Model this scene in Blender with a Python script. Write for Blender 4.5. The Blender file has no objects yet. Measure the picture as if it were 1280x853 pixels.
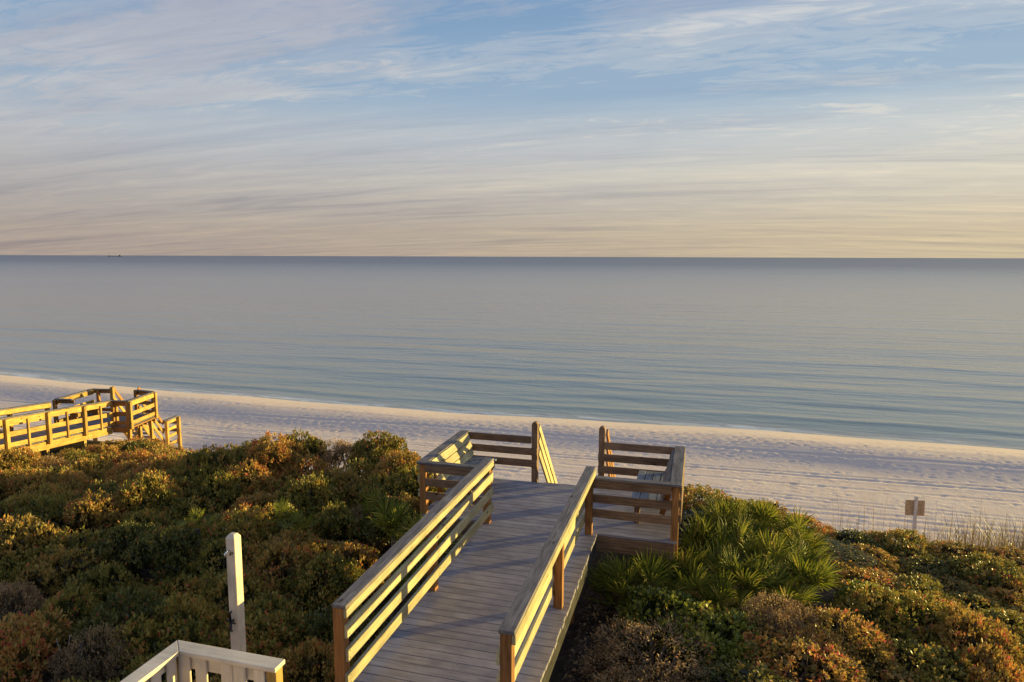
import bpy, bmesh, math, random
import numpy as np
from mathutils import Vector, Matrix, noise
random.seed(7); RNG = np.random.default_rng(7)
SC = bpy.context.scene
COL = SC.collection
R = math.radians

# ---------------------------------------------------------------- camera
CAMZ = 4.4
YAW, PITCH, ROLL = R(15.457), R(7.05), R(0.18)
cam_data = bpy.data.cameras.new('camera')
cam_data.sensor_width = 36.0
cam_data.lens = 24.0
cam_data.clip_start = 0.1
cam_data.clip_end = 200000
cam = bpy.data.objects.new('camera', cam_data); COL.objects.link(cam)
FH = Vector((-math.sin(YAW), math.cos(YAW), 0)); RH = Vector((math.cos(YAW), math.sin(YAW), 0))
_f = FH * math.cos(PITCH) + Vector((0, 0, -math.sin(PITCH)))
_u = RH.cross(_f)
_r2 = RH * math.cos(ROLL) + _u * math.sin(ROLL)
_u2 = -RH * math.sin(ROLL) + _u * math.cos(ROLL)
_m = Matrix((_r2, _u2, -_f)).transposed().to_4x4()
_m.translation = (0, 0, CAMZ)
cam.matrix_world = _m
SC.camera = cam

# ---------------------------------------------------------------- world: low sun sky with thin high cloud
SUN_EL = 4.2
SUN_FROM_X = 34.0                       # degrees from +X towards the sea (+Y)
SUN_ROT = 90.0 - SUN_FROM_X             # clockwise from +Y
world = bpy.data.worlds.new('World'); SC.world = world
world.use_nodes = True
WN = world.node_tree.nodes; WL = world.node_tree.links
WN.clear()
def wn(t, **k):
    n = WN.new(t)
    for a, b in k.items(): setattr(n, a, b)
    return n
def wlink(a, b): WL.new(a, b)
def wval(sock, v): sock.default_value = v
out = wn('ShaderNodeOutputWorld'); bg = wn('ShaderNodeBackground')
sky = wn('ShaderNodeTexSky', sky_type='NISHITA')
sky.sun_disc = False; sky.sun_elevation = R(SUN_EL); sky.sun_rotation = R(SUN_ROT)
sky.air_density = 1.0; sky.dust_density = 1.0; sky.ozone_density = 1.5
SKY_GAIN = 1.0
tc = wn('ShaderNodeTexCoord'); sep = wn('ShaderNodeSeparateXYZ'); wlink(tc.outputs['Generated'], sep.inputs[0])
def wmath(op, a, b=None, clamp=False):
    n = wn('ShaderNodeMath', operation=op); n.use_clamp = clamp
    for i, x in enumerate((a, b)):
        if x is None: continue
        if isinstance(x, (int, float)): n.inputs[i].default_value = x
        else: wlink(x, n.inputs[i])
    return n.outputs[0]
def wramp(fac, stops, interp='LINEAR'):
    n = wn('ShaderNodeValToRGB'); n.color_ramp.interpolation = interp
    while len(n.color_ramp.elements) < len(stops): n.color_ramp.elements.new(0.5)
    for e, (p, c) in zip(n.color_ramp.elements, stops):
        e.position = p; e.color = (*c, 1) if len(c) == 3 else c
    wlink(fac, n.inputs[0]); return n.outputs[0]
def wmix(fac, a, b, mode='MIX'):
    n = wn('ShaderNodeMix', data_type='RGBA', blend_type=mode)
    if isinstance(fac, (int, float)): n.inputs[0].default_value = fac
    else: wlink(fac, n.inputs[0])
    for s, x in ((n.inputs[6], a), (n.inputs[7], b)):
        if isinstance(x, tuple): s.default_value = (*x, 1)
        else: wlink(x, s)
    return n.outputs[2]
zc = wmath('MAXIMUM', sep.outputs[2], 0.0)
# closeness of the horizontal direction to the sun, 0 .. 1
dotn = wn('ShaderNodeVectorMath', operation='DOT_PRODUCT')
wlink(tc.outputs['Generated'], dotn.inputs[0])
dotn.inputs[1].default_value = (math.cos(R(SUN_FROM_X)), math.sin(R(SUN_FROM_X)), 0)
side = wn('ShaderNodeMapRange'); wlink(dotn.outputs['Value'], side.inputs[0])
side.inputs[1].default_value = -0.30; side.inputs[2].default_value = 0.86
side = wmath('POWER', side.outputs[0], 1.5)
# cloud sheet at a fixed height: directions projected on a plane
den = wmath('ADD', zc, 0.09)
px = wmath('DIVIDE', sep.outputs[0], den); py = wmath('DIVIDE', sep.outputs[1], den)
comb = wn('ShaderNodeCombineXYZ'); wlink(px, comb.inputs[0]); wlink(py, comb.inputs[1])
def cloud_noise(rot, sx, sy, scale, det, rough, dist, off=(0, 0, 0)):
    mp = wn('ShaderNodeMapping'); wlink(comb.outputs[0], mp.inputs[0])
    mp.inputs['Rotation'].default_value = (0, 0, R(rot)); mp.inputs['Scale'].default_value = (sx, sy, 1)
    mp.inputs['Location'].default_value = off
    n = wn('ShaderNodeTexNoise'); wlink(mp.outputs[0], n.inputs['Vector'])
    n.inputs['Scale'].default_value = scale; n.inputs['Detail'].default_value = det
    n.inputs['Roughness'].default_value = rough; n.inputs['Distortion'].default_value = dist
    return n.outputs['Fac']
big = cloud_noise(-14, 0.55, 1.0, 0.75, 4, 0.55, 0.8, (3.1, 1.4, 0))
fine = cloud_noise(-19, 0.40, 1.3, 1.15, 9, 0.58, 1.2, (1.3, 6.2, 0))
wisp = cloud_noise(-6, 0.55, 1.5, 4.2, 12, 0.68, 2.2, (7.3, 2.2, 0))
s1 = wmath('ADD', wmath('MULTIPLY', big, 0.42), wmath('MULTIPLY', fine, 0.34))
s1 = wmath('ADD', s1, wmath('MULTIPLY', wisp, 0.24))
cover = wramp(s1, [(0.42, (0, 0, 0)), (0.49, (.5, .5, .5)), (0.56, (1, 1, 1))], 'EASE')
# more veil towards the horizon
veil = wramp(zc, [(0.0, (1, 1, 1)), (0.09, (.90, .90, .90)), (0.16, (.62, .62, .62)), (0.23, (.22, .22, .22)), (0.32, (.10, .10, .10)), (0.6, (.15, .15, .15))], 'EASE')
cov = wmath('MAXIMUM', wmath('MULTIPLY', cover, 0.82), veil)
clear = wramp(zc, [(0.0, (.42, .37, .36)), (0.10, (.39, .42, .47)), (0.20, (.22, .38, .56)), (0.40, (.165, .30, .51)), (1.0, (.10, .19, .37))])
cloud_far = wramp(zc, [(0.0, (.37, .30, .26)), (0.035, (.375, .32, .28)), (0.08, (.40, .37, .35)), (0.16, (.475, .475, .49)), (0.35, (.49, .49, .53)), (1.0, (.33, .36, .42))])
cloud_sun = wramp(zc, [(0.0, (.57, .47, .31)), (0.035, (.60, .50, .34)), (0.08, (.62, .56, .44)), (0.16, (.74, .71, .61)), (0.35, (.62, .63, .64)), (1.0, (.36, .39, .44))])
cloud = wmix(side, cloud_far, cloud_sun)
# grey undersides in long flat bands
bands = cloud_noise(-15.5, 0.22, 1.5, 1.2, 8, 0.6, 0.9, (0.7, 3.3, 0))
shade = wramp(bands, [(0.34, (.80, .81, .87)), (0.48, (.96, .96, .97)), (0.60, (1.04, 1.03, 1.0)), (0.70, (1.15, 1.11, 1.04))], 'EASE')
cloud = wmix(1.0, cloud, shade, 'MULTIPLY')
puffs = cloud_noise(-12, 0.42, 1.3, 3.6, 10, 0.62, 1.0, (4.7, 8.3, 0))
pf = wramp(puffs, [(0.34, (.93, .94, .96)), (0.52, (1, 1, 1)), (0.70, (1.10, 1.08, 1.05))])
cloud = wmix(1.0, cloud, pf, 'MULTIPLY')
nish = wmix(1.0, sky.outputs[0], (0.10, 0.10, 0.10), 'MULTIPLY')
clear2 = wmix(0.15, clear, nish)
final = wmix(cov, clear2, cloud)
wlink(final, bg.inputs[0]); bg.inputs[1].default_value = 0.60
wlink(bg.outputs[0], out.inputs[0])

# ---------------------------------------------------------------- sun
sl = bpy.data.lights.new('sun', 'SUN'); sl.energy = 5.0; sl.angle = R(0.6); sl.color = (1.0, 0.79, 0.25)
so = bpy.data.objects.new('sun', sl); COL.objects.link(so)
SUNV = Vector((math.cos(R(SUN_FROM_X)) * math.cos(R(SUN_EL)), math.sin(R(SUN_FROM_X)) * math.cos(R(SUN_EL)), math.sin(R(SUN_EL))))
so.rotation_euler = SUNV.to_track_quat('Z', 'Y').to_euler()
so.location = (20, 20, 12)

SC.view_settings.view_transform = 'Standard'; SC.view_settings.look = 'None'
SC.view_settings.exposure = 0.92; SC.view_settings.gamma = 1.0
SC.view_settings.use_curve_mapping = False
SC.cycles.max_bounces = 6; SC.cycles.diffuse_bounces = 3; SC.cycles.transparent_max_bounces = 6

# ---------------------------------------------------------------- object helpers
WM = {}
def setp(o, label=None, cat=None, group=None, kind=None):
    if label: o['label'] = label
    if cat: o['category'] = cat
    if group: o['group'] = group
    if kind: o['kind'] = kind
    return o
def link(o, parent=None, M=None):
    COL.objects.link(o)
    M = M or Matrix.Identity(4)
    WM[o.name] = M.copy()
    if parent is not None:
        o.parent = parent
        o.matrix_basis = WM[parent.name].inverted() @ M
    else:
        o.matrix_basis = M
    return o
def empty(name, loc=(0, 0, 0), parent=None, **k):
    o = bpy.data.objects.new(name, None); o.empty_display_size = 0.2
    link(o, parent, Matrix.Translation(Vector(loc)))
    return setp(o, **k)
def mesh_obj(name, me, parent=None, M=None, mat=None, **k):
    o = bpy.data.objects.new(name, me)
    if mat is not None and len(me.materials) == 0: me.materials.append(mat)
    link(o, parent, M)
    return setp(o, **k)
def mesh_np(name, V, F, mat=None, smooth=False, attr=None, attr_name='tint'):
    me = bpy.data.meshes.new(name)
    V = np.asarray(V, np.float32); F = np.asarray(F, np.int32)
    k = F.shape[1]
    me.vertices.add(len(V)); me.vertices.foreach_set('co', V.ravel())
    me.loops.add(F.size); me.loops.foreach_set('vertex_index', F.ravel())
    me.polygons.add(len(F)); me.polygons.foreach_set('loop_start', np.arange(0, F.size, k, dtype=np.int32))
    if attr is not None:
        a = me.attributes.new(attr_name, 'FLOAT', 'POINT'); a.data.foreach_set('value', np.asarray(attr, np.float32))
    me.update(calc_edges=True)
    if smooth: me.polygons.foreach_set('use_smooth', np.ones(len(F), bool))
    if mat: me.materials.append(mat)
    return me
BOX = {}
def box_mesh(L, W, T, mat, bev=0.004):
    key = (round(L, 3), round(W, 4), round(T, 4), mat.name, bev)
    if key in BOX: return BOX[key]
    bm = bmesh.new(); bmesh.ops.create_cube(bm, size=1.0)
    bmesh.ops.scale(bm, vec=(L, W, T), verts=bm.verts)
    if bev: bmesh.ops.bevel(bm, geom=bm.edges[:], offset=bev, segments=1, affect='EDGES')
    me = bpy.data.meshes.new('board'); bm.to_mesh(me); bm.free(); me.materials.append(mat)
    BOX[key] = me; return me
def frame(p0, p1, up=(0, 0, 1)):
    p0, p1 = Vector(p0), Vector(p1); x = (p1 - p0).normalized(); up = Vector(up)
    y = up.cross(x).normalized(); z = x.cross(y)
    M = Matrix((x, y, z)).transposed().to_4x4(); M.translation = (p0 + p1) / 2
    return M, (p1 - p0).length
def board(name, p0, p1, W, T, mat, parent, up=(0, 0, 1), bev=0.004, jit=0.0, **k):
    """board from p0 to p1 (centre line); W across, T along up"""
    M, L = frame(p0, p1, up)
    if jit:
        M = M @ Matrix.Translation((random.uniform(-jit, jit) * 1.5, 0, random.uniform(-jit, jit) * .5)) @ Matrix.Rotation(random.uniform(-jit, jit) * .15, 4, 'Z')
    return mesh_obj(name, box_mesh(L, W, T, mat, bev), parent, M, **k)

# ---------------------------------------------------------------- materials
def newmat(name):
    m = bpy.data.materials.new(name); m.use_nodes = True
    return m, m.node_tree.nodes, m.node_tree.links, m.node_tree.nodes['Principled BSDF']
def N(nt, t, **k):
    n = nt.new(t)
    for a, b in k.items(): setattr(n, a, b)
    return n
def ramp(nodes, links, fac, stops, interp='LINEAR'):
    n = nodes.new('ShaderNodeValToRGB'); n.color_ramp.interpolation = interp
    while len(n.color_ramp.elements) < len(stops): n.color_ramp.elements.new(0.5)
    for e, (p, c) in zip(n.color_ramp.elements, stops):
        e.position = p; e.color = (*c, 1)
    links.new(fac, n.inputs[0]); return n.outputs[0]
def mixc(nodes, links, fac, a, b, mode='MIX'):
    n = nodes.new('ShaderNodeMix'); n.data_type = 'RGBA'; n.blend_type = mode
    if isinstance(fac, (int, float)): n.inputs[0].default_value = fac
    else: links.new(fac, n.inputs[0])
    for s, x in ((n.inputs[6], a), (n.inputs[7], b)):
        if isinstance(x, tuple): s.default_value = (*x, 1)
        else: links.new(x, s)
    return n.outputs[2]
def wood(name, c_dark, c_mid, c_light, rough=0.72, knots=True, var=0.22, grain=1.0, bumpk=0.4):
    m, nd, lk, bsdf = newmat(name)
    tc = nd.new('ShaderNodeTexCoord'); oi = nd.new('ShaderNodeObjectInfo')
    add = nd.new('ShaderNodeVectorMath'); add.operation = 'ADD'
    sc = nd.new('ShaderNodeVectorMath'); sc.operation = 'SCALE'
    cb = nd.new('ShaderNodeCombineXYZ'); lk.new(oi.outputs['Random'], cb.inputs[0]); lk.new(oi.outputs['Random'], cb.inputs[1]); lk.new(oi.outputs['Random'], cb.inputs[2])
    lk.new(cb.outputs[0], sc.inputs[0]); sc.inputs['Scale'].default_value = 37.0
    lk.new(tc.outputs['Object'], add.inputs[0]); lk.new(sc.outputs[0], add.inputs[1])
    mp = nd.new('ShaderNodeMapping'); lk.new(add.outputs[0], mp.inputs[0]); mp.inputs['Scale'].default_value = (1.1, 16, 16)
    n1 = nd.new('ShaderNodeTexNoise'); lk.new(mp.outputs[0], n1.inputs['Vector']); n1.inputs['Scale'].default_value = 2.2 * grain
    n1.inputs['Detail'].default_value = 6; n1.inputs['Roughness'].default_value = 0.62; n1.inputs['Distortion'].default_value = 0.5
    col = ramp(nd, lk, n1.outputs['Fac'], [(0.30, c_dark), (0.50, c_mid), (0.70, c_light)])
    n2 = nd.new('ShaderNodeTexNoise'); lk.new(add.outputs[0], n2.inputs['Vector']); n2.inputs['Scale'].default_value = 3.0; n2.inputs['Detail'].default_value = 4
    blot = ramp(nd, lk, n2.outputs['Fac'], [(0.3, (0.72, 0.72, 0.74)), (0.65, (1.08, 1.06, 1.02))])
    col = mixc(nd, lk, 1.0, col, blot, 'MULTIPLY')
    if knots:
        v = nd.new('ShaderNodeTexVoronoi'); mk = nd.new('ShaderNodeMapping'); lk.new(add.outputs[0], mk.inputs[0]); mk.inputs['Scale'].default_value = (2.2, 5.0, 5.0)
        lk.new(mk.outputs[0], v.inputs['Vector']); v.inputs['Scale'].default_value = 1.0
        kk = ramp(nd, lk, v.outputs['Distance'], [(0.06, (0.32, 0.26, 0.20)), (0.13, (1, 1, 1))])
        col = mixc(nd, lk, 1.0, col, kk, 'MULTIPLY')
    vr = nd.new('ShaderNodeMapRange'); lk.new(oi.outputs['Random'], vr.inputs[0]); vr.inputs[3].default_value = 1 - var; vr.inputs[4].default_value = 1 + var * 0.7
    cv = nd.new('ShaderNodeCombineColor')
    for i in range(3): lk.new(vr.outputs[0], cv.inputs[i])
    col = mixc(nd, lk, 1.0, col, cv.outputs[0], 'MULTIPLY')
    lk.new(col, bsdf.inputs['Base Color']); bsdf.inputs['Roughness'].default_value = rough
    bsdf.inputs['Specular IOR Level'].default_value = 0.3 if rough < .9 else 0.05
    bp = nd.new('ShaderNodeBump'); lk.new(n1.outputs['Fac'], bp.inputs['Height']); bp.inputs['Strength'].default_value = bumpk; bp.inputs['Distance'].default_value = 0.003
    lk.new(bp.outputs[0], bsdf.inputs['Normal'])
    return m
M_CAP = wood('weathered_cap_wood', (.09, .072, .068), (.195, .162, .155), (.29, .25, .24), grain=1.3, bumpk=.12)
M_RAIL = wood('pale_rail_wood', (.34, .28, .155), (.52, .43, .245), (.62, .53, .31))
M_POST = wood('orange_post_wood', (.18, .075, .022), (.37, .16, .05), (.48, .225, .08))
M_BACK = wood('brown_rail_wood', (.14, .072, .040), (.25, .145, .085), (.35, .22, .135))
M_DECK = wood('grey_deck_planks', (.185, .160, .182), (.28, .248, .285), (.35, .312, .35), rough=0.6, knots=False, var=0.14, bumpk=.15)
M_BEAM = wood('shade_darkened_beam_wood', (.028, .027, .027), (.058, .054, .052), (.13, .12, .115), grain=1.6, rough=.97, knots=False)  # base darkened to stand in for the shade over the deck skirt
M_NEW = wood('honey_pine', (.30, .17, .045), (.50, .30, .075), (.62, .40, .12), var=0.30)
M_NEWSHADE = wood('honey_pine_painted_shade', (.22, .10, .03), (.33, .16, .05), (.42, .22, .075), var=0.15)  # shaded copy of the pine: shade of unlit faces painted into the colour
M_NEWDECK = wood('grey_walk_planks', (.11, .10, .12), (.17, .155, .175), (.23, .21, .22), knots=False)
M_BENCH = wood('blue_grey_bench_planks', (.16, .165, .19), (.25, .255, .28), (.34, .34, .36), knots=False, var=.12)
M_WHITE = wood('white_painted_wood', (.70, .56, .43), (.78, .64, .50), (.84, .70, .56), rough=0.5, knots=False, var=0.06)
M_YPOST = wood('raw_yellow_post', (.36, .20, .05), (.50, .30, .08), (.60, .38, .12), var=.1)

def plain(name, c, rough=0.6, metal=0.0):
    m, nd, lk, b = newmat(name)
    tc = nd.new('ShaderNodeTexCoord'); n = nd.new('ShaderNodeTexNoise'); lk.new(tc.outputs['Object'], n.inputs['Vector']); n.inputs['Scale'].default_value = 14; n.inputs['Detail'].default_value = 5
    d = tuple(x * 0.7 for x in c); l = tuple(min(1, x * 1.2) for x in c)
    lk.new(ramp(nd, lk, n.outputs['Fac'], [(0.3, d), (0.7, l)]), b.inputs['Base Color'])
    b.inputs['Roughness'].default_value = rough; b.inputs['Metallic'].default_value = metal
    return m
M_METAL = plain('dark_bronze_fitting', (.05, .04, .04), .35, .8)
M_CHROME = plain('dull_chrome', (.55, .55, .56), .25, 1.0)
M_SIGN = plain('tan_sign_board', (.40, .27, .17), .8)
M_SIGNPOST = plain('grey_white_post', (.55, .50, .50), .8)
M_SHIP = plain('distant_ship_paint', (.07, .06, .08), .8)
M_TRUNK = wood('shrub_bark', (.05, .04, .03), (.12, .085, .06), (.20, .15, .11), knots=False, grain=2.0)
M_DEADWOOD = wood('bleached_dead_wood', (.22, .19, .17), (.34, .30, .27), (.46, .42, .38), knots=False, grain=2.0)

def leafmat(name, stops, rough=0.5, trans=0.22, spec=0.4):
    m, nd, lk, b = newmat(name)
    at = nd.new('ShaderNodeAttribute'); at.attribute_name = 'tint'
    oi = nd.new('ShaderNodeObjectInfo')
    md = nd.new('ShaderNodeMath'); md.operation = 'MULTIPLY_ADD'; lk.new(oi.outputs['Random'], md.inputs[0]); md.inputs[1].default_value = 0.26; md.inputs[2].default_value = -0.13
    ad = nd.new('ShaderNodeMath'); ad.operation = 'ADD'; ad.use_clamp = True; lk.new(at.outputs['Fac'], ad.inputs[0]); lk.new(md.outputs[0], ad.inputs[1])
    col = ramp(nd, lk, ad.outputs[0], stops)
    lk.new(col, b.inputs['Base Color']); b.inputs['Roughness'].default_value = rough
    b.inputs['Specular IOR Level'].default_value = spec
    tr = nd.new('ShaderNodeBsdfTranslucent'); lk.new(col, tr.inputs['Color'])
    mx = nd.new('ShaderNodeMixShader'); mx.inputs[0].default_value = trans
    lk.new(b.outputs[0], mx.inputs[1]); lk.new(tr.outputs[0], mx.inputs[2])
    lk.new(mx.outputs[0], nd['Material Output'].inputs['Surface'])
    return m
M_LEAF = {
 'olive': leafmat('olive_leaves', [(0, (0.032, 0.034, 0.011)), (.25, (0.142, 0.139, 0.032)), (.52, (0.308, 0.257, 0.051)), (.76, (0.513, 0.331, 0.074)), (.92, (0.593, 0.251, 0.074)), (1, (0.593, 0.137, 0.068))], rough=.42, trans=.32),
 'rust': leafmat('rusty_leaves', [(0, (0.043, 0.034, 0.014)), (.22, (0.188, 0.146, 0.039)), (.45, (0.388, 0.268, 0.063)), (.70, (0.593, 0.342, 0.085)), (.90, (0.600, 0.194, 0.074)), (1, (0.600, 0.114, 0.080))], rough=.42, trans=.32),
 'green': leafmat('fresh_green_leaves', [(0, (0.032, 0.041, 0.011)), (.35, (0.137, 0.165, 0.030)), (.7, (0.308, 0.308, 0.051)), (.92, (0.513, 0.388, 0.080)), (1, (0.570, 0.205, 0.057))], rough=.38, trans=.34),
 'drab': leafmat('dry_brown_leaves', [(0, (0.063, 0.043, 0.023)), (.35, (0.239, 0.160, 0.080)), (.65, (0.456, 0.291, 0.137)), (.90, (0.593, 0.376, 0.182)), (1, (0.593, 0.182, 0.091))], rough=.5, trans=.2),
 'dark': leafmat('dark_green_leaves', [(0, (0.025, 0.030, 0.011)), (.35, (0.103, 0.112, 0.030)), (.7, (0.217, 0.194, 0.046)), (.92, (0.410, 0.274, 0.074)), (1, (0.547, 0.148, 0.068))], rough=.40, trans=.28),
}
M_PALM = leafmat('palmetto_green', [(0, (.05, .065, .012)), (.45, (.16, .185, .024)), (.8, (.32, .29, .045)), (1, (.50, .36, .10))], rough=.5, trans=.34, spec=.2)
M_PALMDEAD = leafmat('palmetto_dead_frond', [(0, (.10, .055, .035)), (.5, (.20, .115, .07)), (1, (.32, .22, .14))], trans=.1)
M_OATS = leafmat('dry_sea_oats', [(0, (.20, .13, .06)), (.5, (.34, .23, .11)), (1, (.46, .34, .19))], trans=.2)

# ---------------------------------------------------------------- ground height
def sstep(a, b, x):
    t = np.clip((x - a) / (b - a), 0, 1); return t * t * (3 - 2 * t)
def lerp(a, b, t): return a + (b - a) * t
def vnoise(x, y, seed=0):
    # smooth value noise, vectorised
    xi = np.floor(x).astype(np.int64); yi = np.floor(y).astype(np.int64)
    fx = x - xi; fy = y - yi; fx = fx * fx * (3 - 2 * fx); fy = fy * fy * (3 - 2 * fy)
    def h(a, b):
        n = (a * 374761393 + b * 668265263 + seed * 974634777) & 0x7fffffff
        n = ((n ^ (n >> 13)) * 1274126177) & 0x7fffffff
        return ((n ^ (n >> 16)) & 0xffff) / 65535.0
    return (h(xi, yi) * (1 - fx) + h(xi + 1, yi) * fx) * (1 - fy) + (h(xi, yi + 1) * (1 - fx) + h(xi + 1, yi + 1) * fx) * fy
def edge_y(x):                                             # seaward brow of the dune
    return 15.0 + 5.5 * sstep(-19.6, -22.0, x)
SEA_Z = -5.6
def shore_y(x):
    return 41.3 + 2.8 * sstep(-34, -60, x) + 0.35 * np.sin(x * 0.16 + 1.0) + 0.12 * np.sin(x * .55)
def base_z(x, y):
    x = np.asarray(x, float); y = np.asarray(y, float)
    e = edge_y(x)
    plateau = -1.60 + 0.62 * sstep(-2.6, -1.2, x) * (1 - .75 * sstep(2.0, 3.2, x)) * (1 - sstep(13.2, 16.0, y)) - .25 * sstep(2, 6, x) * sstep(9, 13, y) - 1.45 * sstep(-11, -18, x) * sstep(9, 18, y)
    plateau = plateau + 0.22 * (vnoise(x * .35, y * .35, 3) - .5)
    beach = -4.72 - 0.02 * (y - 24)
    # flat, then a gentle climb to the berm and the wet foreshore
    sy = shore_y(x)
    beach = beach - 0.12 * sstep(26.5, 31.8, y + 0.8 * np.sin(x * .09)) + 0.27 * sstep(32.0, 35.6, y - (sy - 41.3) + .5 * np.sin(x * .21) * sstep(4, 12, x))
    beach = beach - 0.105 * np.clip(y - (sy - 5.2), 0, 6.5) ** 1.2
    beach = beach - 0.06 * np.clip(y - (sy + 2), 0, 200)
    z = lerp(plateau, beach, sstep(e, e + 7.2, y))
    z = np.where(y > sy - 1, np.minimum(z, beach), z)
    far = sstep(-10, -60, y)
    z = z - .42 * np.exp(-((x + 24.6) ** 2 + (y - 26.4) ** 2) / 9.0)
    return z + far * -0.5
def ground_z(x, y):
    return float(base_z(np.array([x]), np.array([y]))[0])

def grade(a, dense0, dense1, step, b, ratio=1.35):
    mid = list(np.arange(dense0, dense1 + 1e-6, step))
    lo, hi = [], []
    s = step; v = dense0
    while v > a: s *= ratio; v -= s; lo.append(max(v, a))
    s = step; v = dense1
    while v < b: s *= ratio; v += s; hi.append(min(v, b))
    return np.array(sorted(set(lo)) + mid + hi)
def relief(X, Y):
    """footprints, wheel ruts and wind ripples pressed into the beach"""
    Z = np.zeros_like(X)
    on = sstep(22.5, 24.5, Y) * (1 - sstep(38.2, 39.4, Y - (shore_y(X) - 41.3)))
    Z += 0.007 * (vnoise(X * .7, Y * 2.4, 11) - .5) * on
    Z += 0.022 * (vnoise(X * .16, Y * .6, 12) - .5) * on
    Z += 0.004 * (vnoise(X * 3.1, Y * 4.1, 13) - .5) * on
    # wheel ruts roughly along the shore
    for y0, sl, w, d in ((29.6, .012, .13, .035), (30.9, .006, .16, .05), (31.25, .006, .13, .04), (27.2, -.018, .14, .03), (27.65, -.018, .12, .03), (25.6, -.004, .13, .035), (26.1, -.004, .13, .03), (24.9, .01, .14, .03), (34.2, .02, .16, .03)):
        c = y0 + sl * X + .18 * np.sin(X * .11 + y0)
        q = (Y - c) / w
        d = d * .55
        Z += (-d * np.exp(-q * q) + .45 * d * np.exp(-((np.abs(q) - 1.7) ** 2) * 2.2)) * on
    return Z
xs = grade(-3000, -46, 26, 0.14, 3000)
ys = grade(-400, 21.5, 43.5, 0.10, 900, 1.3)
X, Y = np.meshgrid(xs, ys, indexing='ij')
Z = base_z(X, Y) + relief(X, Y)
# footprints
fr = random.Random(5)
dx, dy = 0.14, 0.10
ix0 = np.searchsorted(xs, -46); iy0 = np.searchsorted(ys, 21.5)
def dent(cx, cy, r, d):
    i0 = int((cx - r * 2 + 46) / dx); i1 = int((cx + r * 2 + 46) / dx) + 2
    j0 = int((cy - r * 2 - 21.5) / dy); j1 = int((cy + r * 2 - 21.5) / dy) + 2
    i0, j0 = max(i0, 0), max(j0, 0)
    if i1 <= i0 or j1 <= j0: return
    S = (slice(ix0 + i0, ix0 + i1), slice(iy0 + j0, iy0 + j1))
    q = ((X[S] - cx) ** 2 + (Y[S] - cy) ** 2) / (r * r)
    Z[S] += -d * np.exp(-q) + d * .5 * np.exp(-(np.sqrt(q) - 1.6) ** 2 * 4)
for k in range(2600):
    cx = fr.uniform(-45, 24); cy = 23.5 + 14.5 * fr.random() ** 1.1
    dent(cx, cy, fr.uniform(.09, .15), fr.uniform(.010, .022))
for k in range(26):                                        # walkers' trails
    cx = fr.uniform(-44, 22); cy = fr.uniform(33, 37.8); a = fr.uniform(-.12, .12)
    for s in range(fr.randint(12, 50)):
        cx += .62 * math.cos(a); cy += .62 * math.sin(a) + (.12 if s % 2 else -.12); a += fr.uniform(-.03, .03)
        if 23 < cy < 38.6: dent(cx, cy, .12, .018)
nx, ny = len(xs), len(ys)
idx = np.arange(nx * ny).reshape(nx, ny)
F = np.stack([idx[:-1, :-1].ravel(), idx[1:, :-1].ravel(), idx[1:, 1:].ravel(), idx[:-1, 1:].ravel()], 1)
V = np.stack([X.ravel(), Y.ravel(), Z.ravel()], 1)

m, nd, lk, b = newmat('beach_sand')
geo = nd.new('ShaderNodeNewGeometry'); sp = nd.new('ShaderNodeSeparateXYZ'); lk.new(geo.outputs['Position'], sp.inputs[0])
n1 = nd.new('ShaderNodeTexNoise'); lk.new(geo.outputs['Position'], n1.inputs['Vector']); n1.inputs['Scale'].default_value = 1.3; n1.inputs['Detail'].default_value = 8; n1.inputs['Roughness'].default_value = .6
sand = ramp(nd, lk, n1.outputs['Fac'], [(.3, (.77, .57, .46)), (.55, (.83, .635, .52)), (.75, (.87, .685, .57))])
# foreshore by height above water: wetter gloss, sunlit peach painted into the colour
hgt = nd.new('ShaderNodeMapRange'); lk.new(sp.outputs[2], hgt.inputs[0]); hgt.inputs[1].default_value = SEA_Z + .60; hgt.inputs[2].default_value = SEA_Z + .02
gy = nd.new('ShaderNodeMapRange'); lk.new(sp.outputs[1], gy.inputs[0]); gy.inputs[1].default_value = 36.0; gy.inputs[2].default_value = 37.4
wet_sunlit = nd.new('ShaderNodeMath'); wet_sunlit.operation = 'MULTIPLY'; lk.new(hgt.outputs[0], wet_sunlit.inputs[0]); lk.new(gy.outputs[0], wet_sunlit.inputs[1])
# shade of the berm's landward slope, painted darker into the sand colour
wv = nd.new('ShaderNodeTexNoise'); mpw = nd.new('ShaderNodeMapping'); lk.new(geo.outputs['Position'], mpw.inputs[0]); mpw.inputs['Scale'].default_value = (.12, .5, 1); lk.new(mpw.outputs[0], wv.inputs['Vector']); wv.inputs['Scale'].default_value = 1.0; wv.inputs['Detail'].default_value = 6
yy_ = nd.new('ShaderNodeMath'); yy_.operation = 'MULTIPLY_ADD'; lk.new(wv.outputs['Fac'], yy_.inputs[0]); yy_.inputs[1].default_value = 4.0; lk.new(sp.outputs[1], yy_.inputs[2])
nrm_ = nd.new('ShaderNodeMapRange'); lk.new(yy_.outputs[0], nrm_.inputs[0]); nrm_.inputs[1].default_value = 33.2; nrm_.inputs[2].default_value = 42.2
slope_shade = ramp(nd, lk, nrm_.outputs[0], [(.04, (0, 0, 0)), (.20, (.8, .8, .8)), (.36, (1, 1, 1)), (.47, (0, 0, 0))], 'EASE')
sand = mixc(nd, lk, slope_shade, sand, (.72, .57, .50))
col = mixc(nd, lk, wet_sunlit.outputs[0], sand, (.86, .66, .50))
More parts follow.
